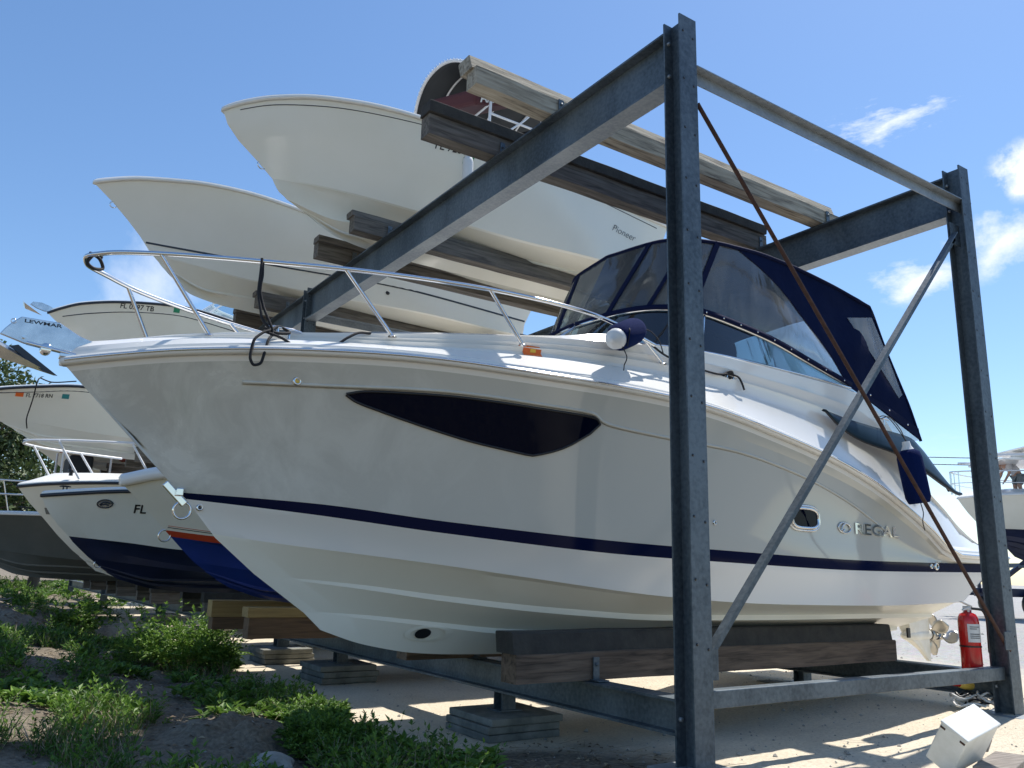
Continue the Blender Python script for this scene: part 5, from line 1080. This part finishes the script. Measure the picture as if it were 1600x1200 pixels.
# person bending forward
def skin_mesh(name, nodes, edges, m, parent, sub=2):
    me = bpy.data.meshes.new(name); o0 = ORG[parent.name]; me.from_pydata([Vector(n[0])-o0 for n in nodes], edges, [])
    o = bpy.data.objects.new(name, me); C.objects.link(o); o.parent = parent; me.materials.append(M[m])
    md = o.modifiers.new('skin', 'SKIN'); md.use_smooth_shade = True
    for i, n in enumerate(nodes): r = n[1]; me.skin_vertices[0].data[i].radius = r if isinstance(r, tuple) else (r, r)
    me.skin_vertices[0].data[0].use_root = True
    sb = o.modifiers.new('sub', 'SUBSURF'); sb.levels = sb.render_levels = sub; ORG[o.name] = o0; return o
pp = Vector((26.95, 12.35, 3.62)); fwv = Vector((-1.54, 1.07, 0)).normalized(); sv = Vector((1.07, 1.54, 0)).normalized()
per = thing('person', tuple(pp), 'person in black cap, pale shirt and grey shorts bending forward on the white motor yacht', 'person')
def P(f, s, z): return pp+fwv*f+sv*s+Vector((0, 0, z))
nodes = [(P(-.15, 0, .66), .13), (P(-.05, 0, .80), .135), (P(.12, 0, .93), .15), (P(.24, 0, .99), .11), (P(.31, 0, 1.02), .055), (P(.36, 0, 1.02), .05),
         (P(-.15, .11, .60), .10), (P(-.08, .12, .32), .065), (P(-.17, .12, .05), .045), (P(-.05, .12, .03), .04),
         (P(-.15, -.11, .60), .10), (P(-.08, -.12, .32), .065), (P(-.17, -.12, .05), .045), (P(-.05, -.12, .03), .04),
         (P(.2, .19, .94), .06), (P(.25, .22, .68), .045), (P(.38, .2, .47), .032), (P(.41, .19, .41), .03),
         (P(.2, -.19, .94), .06), (P(.25, -.22, .68), .045), (P(.38, -.2, .47), .032), (P(.41, -.19, .41), .03)]
edges = [(0, 1), (1, 2), (2, 3), (3, 4), (4, 5), (0, 6), (6, 7), (7, 8), (8, 9), (0, 10), (10, 11), (11, 12), (12, 13), (3, 14), (14, 15), (15, 16), (16, 17), (3, 18), (18, 19), (19, 20), (20, 21)]
for w_ in (17, 21):
    b_ = nodes[w_][0]
    for q in range(5):
        k = len(nodes); sd = -1 if w_ == 21 else 1
        nodes.append((b_+fwv*(.03)+sv*((q-2)*.013)+Vector((0, 0, -.03)), .009)); nodes.append((b_+fwv*(.045)+sv*((q-2)*.016)+Vector((0, 0, -.07+abs(q-2)*.008)), .007)); edges += [(w_, k), (k, k+1)]
skin_mesh('body', nodes, edges, 'skin', per)
skin_mesh('shirt', [(P(-.13, 0, .70), .155), (P(-.05, 0, .80), .165), (P(.11, 0, .93), .175), (P(.24, 0, .985), .13), (P(.2, .19, .94), .085), (P(.24, .225, .74), .07), (P(.2, -.19, .94), .085), (P(.24, -.225, .74), .07)],
          [(0, 1), (1, 2), (2, 3), (3, 4), (4, 5), (3, 6), (6, 7)], 'shirt', per)
skin_mesh('shorts', [(P(-.15, 0, .68), .16), (P(-.15, .11, .58), .125), (P(-.10, .125, .34), .095), (P(-.15, -.11, .58), .125), (P(-.10, -.125, .34), .095)], [(0, 1), (1, 2), (0, 3), (3, 4)], 'shorts', per)
mb = MB(); hc = P(.42, 0, 1.03)
rws = []
for j in range(13):
    a_ = math.pi*j/12; rws.append([hc+Vector((0, 0, 1))*(.125*math.cos(a_))*1+fwv*(.10*math.sin(a_)*math.cos(q)*(1+.12*math.cos(q)*math.sin(a_)))+sv*(.078*math.sin(a_)*math.sin(q)) for q in [2*math.pi*k/20 for k in range(21)]])
mb.grid(rws); mb.lathe([(.02, 0), (.014, .02), (0, .03)], hc+fwv*.10+Vector((0, 0, -.005)), fwv-Vector((0, 0, .4)), 10)
for s in (-1, 1): mb.lathe([(.02, -.01), (.025, 0), (.01, .015)], hc+sv*s*.075-fwv*.01, sv*s, 10); mb.lathe([(.0, .006), (.012, .002), (.014, -.004)], hc+fwv*.095+sv*s*.03+Vector((0, 0, .015)), fwv, 8)
mb.build('head', 'skin', per)
mb = MB(); rws = []
for j in range(8):
    a_ = math.pi*.52*j/7; rws.append([hc+Vector((0, 0, .015))+Vector((0, 0, 1))*(.135*math.cos(a_))+fwv*(.115*math.sin(a_)*math.cos(q))+sv*(.09*math.sin(a_)*math.sin(q)) for q in [2*math.pi*k/20 for k in range(21)]])
mb.grid(rws); mb.poly([hc+fwv*f_+sv*s_+Vector((0, 0, z_)) for f_, s_, z_ in ((.08, -.07, .03), (.16, -.06, .015), (.20, 0, .01), (.16, .06, .015), (.08, .07, .03))], .012, (0, 0, 1)); mb.build('cap', 'black', per)
# power lines far behind the yard
for z_, dz_ in ((8.65, .0), (8.2, .1)):
    mb = MB(); mb.tube([(20, 60, z_+1.2), (53.8, 25.4, z_), (75, 3, z_+.7)], .03, 5); o = mb.build('power_line', 'black', None, 'upper thin overhead wire crossing the sky far beyond the yard' if dz_ == 0 else 'lower thin overhead wire crossing the sky far beyond the yard', 'wire')

# ------------------------------------------------------------------ loose things round the right post
ex = thing('fire_extinguisher', (6.98, 3.70, .33), 'red fire extinguisher with white label standing against the right post', 'fire extinguisher')
mb = MB(); mb.lathe([(0, 0), (.074, 0), (.078, .02), (.078, .38), (.072, .415), (.06, .44), (.028, .455), (.028, .47), (0, .47)], (6.93, 3.64, .315), (0, 0, 1), 28); mb.build('cylinder', 'red', ex)
mb = MB(); rws = [[Vector((6.93+.0795*math.cos(q), 3.64+.0795*math.sin(q), z_)) for q in [R(200)+R(95)*k/14 for k in range(15)]] for z_ in (.54, .68)]; mb.grid(rws); lb_ = mb.build('label', 'label', ex)
mb = MB()
for z_ in (.655, .64, .60, .585, .57): mb.grid([[Vector((6.93+.0805*math.cos(q), 3.64+.0805*math.sin(q), zz)) for q in [R(212)+R(60 if z_ != .64 else 40)*k/8 for k in range(9)]] for zz in (z_, z_+.006)])
mb.build('label_print', 'black_line', lb_)
mb = MB(); mb.lathe([(.0815, 0), (.0815, .012)], (6.93, 3.64, .50), (0, 0, 1), 28); mb.build('strap', 'black', ex)
mb = MB(); mb.box((6.93, 3.64, .795), (.05, .05, .05)); mb.box((6.88, 3.62, .835), (.16, .025, .012), (0, .25, 0)); mb.box((6.88, 3.62, .80), (.12, .02, .012), (0, -.2, 0)); mb.build('valve_handle', 'fender_white', ex, bevel=.004)
mb = MB(); mb.tube(rope_curve([(6.95, 3.62, .80), (7.02, 3.57, .79), (7.05, 3.55, .70), (7.045, 3.55, .58), (7.04, 3.55, .46)], 24), .011, 8); mb.build('hose', 'black', ex)
mb = MB(); mb.box((7.0, 3.64, .29), (.28, .22, .03)); mb.build('extinguisher_shelf', 'galv', rack, bevel=.003)

# white enclosure lying tilted on planks
bc = Vector((4.99, 2.72, .115))
def frame_from(xdir, zdir):
    x = Vector(xdir).normalized(); z = Vector(zdir); z = (z-x*z.dot(x)).normalized(); return Matrix((x, z.cross(x), z)).transposed()
Rb = frame_from((.065, -.833, -.549), (-.21, -.55, .808))
bxx = thing('electrical_enclosure', (6.0, 3.2, 0), 'white metal box with rusty corner holes lying tilted on planks by the right post', 'box')
mb = MB(); mb.box(bc, (.16, .33, .26), Rb); bb = mb.build('box_body', 'foam', bxx, bevel=.008)
mb = MB(); mb.box(bc+Rb @ Vector((0, 0, .137)), (.170, .340, .014), Rb); mb.build('box_lid', 'foam', bxx, bevel=.006)
mb = MB()
for a_ in (-.07, .07):
    mb = MB(); mb.box(bc+Rb @ Vector((a_*.85, -.1655, .108)), (.030, .004, .012), Rb); mb.build('rusty_slot', 'rust', bb)
def plank(c, size, rot, label, m='board'):
    mb = MB(); mb.box(c, size, rot); return mb.build('plank', m, None, label, 'plank', bevel=.006)
plank((5.30, 2.66, -.03), (.75, .19, .045), (0, .04, R(18)), 'wide grey plank lying on the sand under the white box')
plank((5.50, 2.86, .04), (.30, .065, .04), (0, -.08, R(22)), 'short pale batten wedged between the white box and the plank')
plank((4.05, 2.98, -.06), (.32, .07, .02), (0, .02, R(35)), 'small light wood offcut near the bottom edge of the sand')
# rope heap with a yellow float
rh = MB(); random.seed(5)
for k in range(9):
    c_ = Vector((7.13+random.uniform(-.12, .12), 3.74+random.uniform(-.08, .08), .03+.012*k)); r_ = random.uniform(.06, .13)
    rh.tube([c_+Vector((r_*math.cos(q)*1.2, r_*math.sin(q)*.8, .015*math.sin(q*3+k))) for q in [2*math.pi*i/20 for i in range(19)]], .009, 6, k % 3 == 1 and 1 or 0)
rh.build('rope_heap', ['fender_white', 'black'], None, 'tangled heap of black and white rope at the foot of the right post', 'rope')
mb = MB(); mb.lathe([(0, 0), (.03, .01), (.04, .06), (.042, .16), (.03, .22), (0, .23)], (7.06, 3.84, .19), (.95, -.3, -.1), 16); yf = mb.build('bottle', 'yellow', None, 'yellow plastic bottle with a red cap on the rope heap', 'bottle')
mb = MB(); mb.lathe([(0, -.05), (.022, -.05), (.026, .01)], (7.06, 3.84, .19), (.95, -.3, -.1), 12); mb.build('bottle_cap', 'red', yf)

# ------------------------------------------------------------------ plants and litter
class Leafer:
    def __init__(s): s.v = []; s.f = []; s.mi = []
    def leaf(s, p, d, up, L, w, mi=0):
        d = d.normalized(); sd = d.cross(up)
        if sd.length < 1e-3: sd = d.orthogonal()
        sd = sd.normalized()*w; n = sd.cross(d).normalized()*L*.12
        b = len(s.v); s.v += [p, p+d*L*.45+sd+n, p+d*L-n*.6, p+d*L*.45-sd+n]; s.f.append((b, b+1, b+2, b+3)); s.mi.append(mi)
    def stem(s, a, b_, r, mi=1):
        d = (b_-a).normalized(); o = d.orthogonal().normalized()*r; q = d.cross(o); b = len(s.v)
        s.v += [a+o, a-o*.5+q*.8, a-o*.5-q*.8, b_+o*.5, b_-o*.25+q*.4, b_-o*.25-q*.4]; s.f += [(b, b+1, b+4, b+3), (b+1, b+2, b+5, b+4), (b+2, b, b+3, b+5)]; s.mi += [mi]*3
    def build(s, name, mats, **kw):
        mb = MB(); mb.v = s.v; mb.f = s.f; mb.m = s.mi; mb.sm = [False]*len(s.f); bevel = kw.pop('parent', None)
        zs = min(v.z for v in s.v); o0 = ORG[bevel.name] if bevel else Vector((sum(v.x for v in s.v)/len(s.v), sum(v.y for v in s.v)/len(s.v), zs))
        me = bpy.data.meshes.new(name); me.from_pydata([v-o0 for v in s.v], [], s.f)
        for m_ in mats: me.materials.append(M[m_])
        me.polygons.foreach_set('material_index', s.mi); o = bpy.data.objects.new(name, me); C.objects.link(o)
        if bevel: o.parent = bevel
        else: o.location = o0
        ORG[o.name] = o0
        return tag(o, **kw)
UPV = Vector((0, 0, 1))
def rv(s=1.): return Vector((random.gauss(0, s), random.gauss(0, s), random.gauss(0, s)))
def sprig(lf, base, d, L, leafL, n, mi=0, droop=.3, w=.22):
    """a stem with paired leaflets"""
    p = base.copy(); d = d.normalized(); st = L/n
    side = d.cross(UPV); side = side.normalized() if side.length > .01 else Vector((1, 0, 0))
    a0 = random.uniform(0, 6.28)
    for k in range(n):
        q = p+d*st; lf.stem(p, q, .0022*(1-.6*k/n)+.0008)
        f = (1-abs(k/n-.4)*.7)
        a = a0+k*2.4
        for s in (-1, 1):
            ld = (side*math.cos(a)*s+UPV.cross(side)*math.sin(a)*s+d*.7+UPV*.15).normalized(); lf.leaf(q, ld+rv(.12), UPV+rv(.25), leafL*f*random.uniform(.75, 1.2), leafL*f*w, mi)
        p = q; d = (d+Vector((0, 0, -droop/n))+rv(.05)).normalized()
    lf.leaf(p, d, UPV, leafL, leafL*w, mi)
def weed(lf, x, y, h, n=5, leafL=.05, mi=0):
    b = Vector((x, y, gz(x, y)-.01))
    for k in range(n):
        a = random.uniform(0, 6.28); t = random.uniform(.15, .9); sprig(lf, b+Vector((math.cos(a), math.sin(a), 0))*.02, Vector((math.cos(a)*t, math.sin(a)*t, 1)), h*random.uniform(.6, 1.15), leafL*random.uniform(.8, 1.2), max(3, int(h/.035)), mi)
def bush(name, label, cx, cy, r, h, n, leafL, mats, seed, fol='foliage'):
    random.seed(seed); t = thing(name, (cx, cy, gz(cx, cy)), label, 'bush'); lf = Leafer(); st = Leafer()
    for k in range(n):
        a = random.uniform(0, 6.28); q = math.sqrt(random.random())*.95
        bx_, by_ = cx+math.cos(a)*q*r*.6, cy+math.sin(a)*q*r*.6; b = Vector((bx_, by_, gz(bx_, by_)))
        hh = h*(1-.55*q*q)*random.uniform(.55, 1.1)
        d = Vector((math.cos(a)*q*.9, math.sin(a)*q*.9, 1))+rv(.12)
        m1 = b+d.normalized()*hh*.45; st.stem(b, m1, .005, 0)
        mi = 0 if random.random() < .6 else 1
        for _ in range(3): sprig(lf, m1+rv(.02), d+rv(.45), hh*random.uniform(.4, .65), leafL*random.uniform(.8, 1.25), random.randint(4, 7), mi, .5)
    lf.mi = [min(m_, 1) for m_ in lf.mi]; lf.build(fol, mats, parent=t); st.build('stems', ['straw'], parent=t); return t
bush('leafy_bush', 'bright green leafy bush growing beside the yellow timber ends', 2.42, 9.75, .55, .66, 120, .062, ['leaf_bright', 'leaf_bright'], 3)
bush('leafy_bush', 'taller sprigs of bright green weeds at the left of the leafy bush', 2.12, 10.1, .28, .80, 34, .060, ['leaf_bright', 'leaf_bright'], 4)
bush('leafy_bush', 'dense low green bush at the bottom of the picture near the sand pile', 2.28, 5.35, .50, .24, 210, .040, ['leaf', 'leaf_bright'], 5)
bush('leafy_bush', 'ferny green clump between the sand pile and the concrete slab stack', 2.50, 6.35, .38, .20, 80, .036, ['leaf', 'leaf_bright'], 6)
bush('grass_clump', 'tall dark spiky grass clump at the left in front of the small sand mound', 1.75, 14.4, .3, .5, 30, .08, ['leaf', 'leaf'], 8)
# ground cover
random.seed(11); gc = Leafer(); far = Leafer(); cnt = 0
def bare(x, y):
    for mx_, my_, r, hh in MOUNDS[:3]:
        if math.hypot(x-mx_, y-my_) < r*.75: return True
    return False
while cnt < 4000:
    y = random.uniform(3.6, 13) if random.random() < .75 else random.uniform(13, 30); x = random.uniform(-.9, 3.0)
    if y > 13: y = random.uniform(13, 46); x = random.uniform(-1, 3.0+.14*(y-14))
    if x > 2.75+.25*math.sin(y*2) and y < 13: continue
    if bare(x, y) or x < (y*.03-.35): continue
    dens = pn(Vector((x*1.5, y*1.0, 7)))+.40*pn(Vector((x*4, y*4, 2)))
    if dens < -.01: continue
    kind_ = pn(Vector((x*.8+20, y*.6, 3)))+random.gauss(0, .16); cnt += 1
    if kind_ > .02:        # broad leaved rosettes
        b = Vector((x, y, gz(x, y)))
        for q in range(random.randint(5, 9)):
            a = random.uniform(0, 6.28); L_r = random.uniform(.05, .12)*(1+.05*max(0, y-13)); gc.leaf(b+Vector((0, 0, .01+random.random()*.06)), Vector((math.cos(a), math.sin(a), random.uniform(.1, 1.0))), UPV+rv(.3), L_r, L_r*random.uniform(.16, .30), 2 if random.random() < .4 else 0)
    elif kind_ < -.36:     # grass tufts, partly dry
        b = Vector((x, y, gz(x, y)))
        for q in range(random.randint(7, 14)):
            a = random.uniform(0, 6.28); L_r = random.uniform(.08, .22); gc.leaf(b+rv(.012), Vector((math.cos(a)*.5, math.sin(a)*.5, 1)), rv(), L_r, .0035, 1 if random.random() < .35 else 0)
    else:
        h_ = random.uniform(.05, .17)*(1+max(0, dens))*(1+.03*max(0, y-13)); weed(gc, x, y, h_, random.randint(2, 4), random.uniform(.020, .050)*(1+.03*y), 0 if random.random() < .6 else 2)
gc.mi = [{0: 0, 1: 1, 2: 2}[m_] for m_ in gc.mi]
gc.build('ground_cover', ['leaf', 'straw', 'leaf_bright'], label='low green weeds covering the sandy bank left of the rack', cat='ground cover', kind='stuff')
gl_ = Leafer()
for k in range(9000):
    x, y = random.uniform(-1, 3.9), random.uniform(3.4, 16)
    if x > 2.9 and y > 5.0: continue
    b = Vector((x, y, gz(x, y)+.006)); a = random.uniform(0, 6.28); d = Vector((math.cos(a), math.sin(a), random.uniform(-.05, .25)))
    if random.random() < .35: gl_.stem(b, b+d*random.uniform(.05, .22), .0016, 0)
    else: gl_.leaf(b, d, UPV+rv(.3), random.uniform(.02, .06), random.uniform(.006, .014), 1 if random.random() < .7 else 0)
gl_.build('leaf_litter', ['straw', 'litter'], label='dead leaves and straw scattered on the bank', cat='litter', kind='stuff')
# pebbles
pb = MB(); random.seed(21)
for k in range(2000):
    u = random.random()**.8
    if u < .55: x, y = random.uniform(3.5, 9), random.uniform(2.5, 6.5)
    elif u < .75: x, y = random.uniform(8, 18), random.uniform(3, 12)
    else: x, y = random.uniform(.5, 4), random.uniform(4, 9)
    r_ = random.uniform(.002, .006)*(1+random.random()**6*3)*(1+.05*x); c_ = Vector((x, y, gz(x, y)+r_*.3)); 
    vs = [c_+Vector(v)*r_ for v in ((1, .2, 0), (0, 1, .1), (-1, .1, 0), (0, -1, -.1), (.1, 0, .7), (0, 0, -.7))]
    pb.add(vs, [(0, 1, 4), (1, 2, 4), (2, 3, 4), (3, 0, 4), (1, 0, 5), (2, 1, 5), (3, 2, 5), (0, 3, 5)])
pb.build('pebbles', 'stone', None, 'loose pebbles and shell grit on the yard', 'gravel', kind='stuff')
for x_, y_, s_, l_ in ((2.55, 5.95, .09, 'pale rock at the back edge of the low bush'), (2.62, 7.3, .10, 'pale rock at the foot of the leafy bush'), (1.75, 5.0, .10, 'white broken rock at the foot of the sand pile')):
    bm = bmesh.new(); bmesh.ops.create_icosphere(bm, subdivisions=3, radius=s_)
    for v in bm.verts: v.co *= 1+.45*pn(v.co*9+Vector((x_, y_, 0))); v.co.z *= .6; v.co.x *= 1.4
    mb = MB(); mb.add([v.co+Vector((x_, y_, gz(x_, y_)+s_*.3)) for v in bm.verts], [[v.index for v in f.verts] for f in bm.faces]); bm.free()
    mb.build('rock', 'stone', None, l_, 'rock')
# trees beyond the rack
def tree(label, cx, cy, h, r, seed, n=5200, leafL=.22):
    random.seed(seed); t = thing('tree', (cx, cy, 0), label, 'tree', 'trees behind the rack')
    tk = MB(); tk.tube([(cx, cy, -.2), (cx+.1, cy, h*.25), (cx-.05, cy+.1, h*.5), (cx+.1, cy, h*.8)], [.22, .17, .12, .04], 9)
    cl = []
    for k in range(26):
        a = random.uniform(0, 6.28); z = h*random.uniform(.25, .97); q = r*math.sqrt(max(.05, 1-((z/h-.55)/.55)**2))*random.uniform(.4, 1); c_ = Vector((cx+math.cos(a)*q, cy+math.sin(a)*q, z)); cl.append((c_, random.uniform(.45, .95)*r*.42))
        b0 = Vector((cx, cy, max(.4, z*.6))); tk.tube([b0, b0.lerp(c_, .5)+Vector((0, 0, .15)), c_], [.06, .035, .012], 6)
    tk.build('trunk', 'bark', t); lf = Leafer()
    for k in range(n):
        c_, rr = random.choice(cl); d = rv().normalized(); p = c_+d*rr*random.uniform(.3, 1.05); lf.leaf(p, d+rv(.5), UPV+rv(.5), leafL*random.uniform(.6, 1.3), leafL*.3, 0)
    lf.build('crown', ['leaf_tree'], parent=t); return t
tree('bushy green tree nearest the left edge, rising behind the dark grey hull', -.2, 34, 7.6, 3.7, 31, 9000)
tree('green tree partly hidden behind the pale hull tip', 3.0, 38, 5.9, 2.8, 32, 7000)
tree('lower green tree seen between the lower boats', 3.6, 45, 4.6, 3.0, 33, 3600)
tree('rounded tree seen low behind the left lower boats', -2.5, 40, 5.6, 3.2, 34, 3600)
tree('far low tree beyond the end of the rack', 7.5, 52, 4.8, 3.5, 35, 3600, .26)
tree('far low tree farther right beyond the end of the rack', 12.5, 60, 5.0, 4.0, 36, 3600, .26)
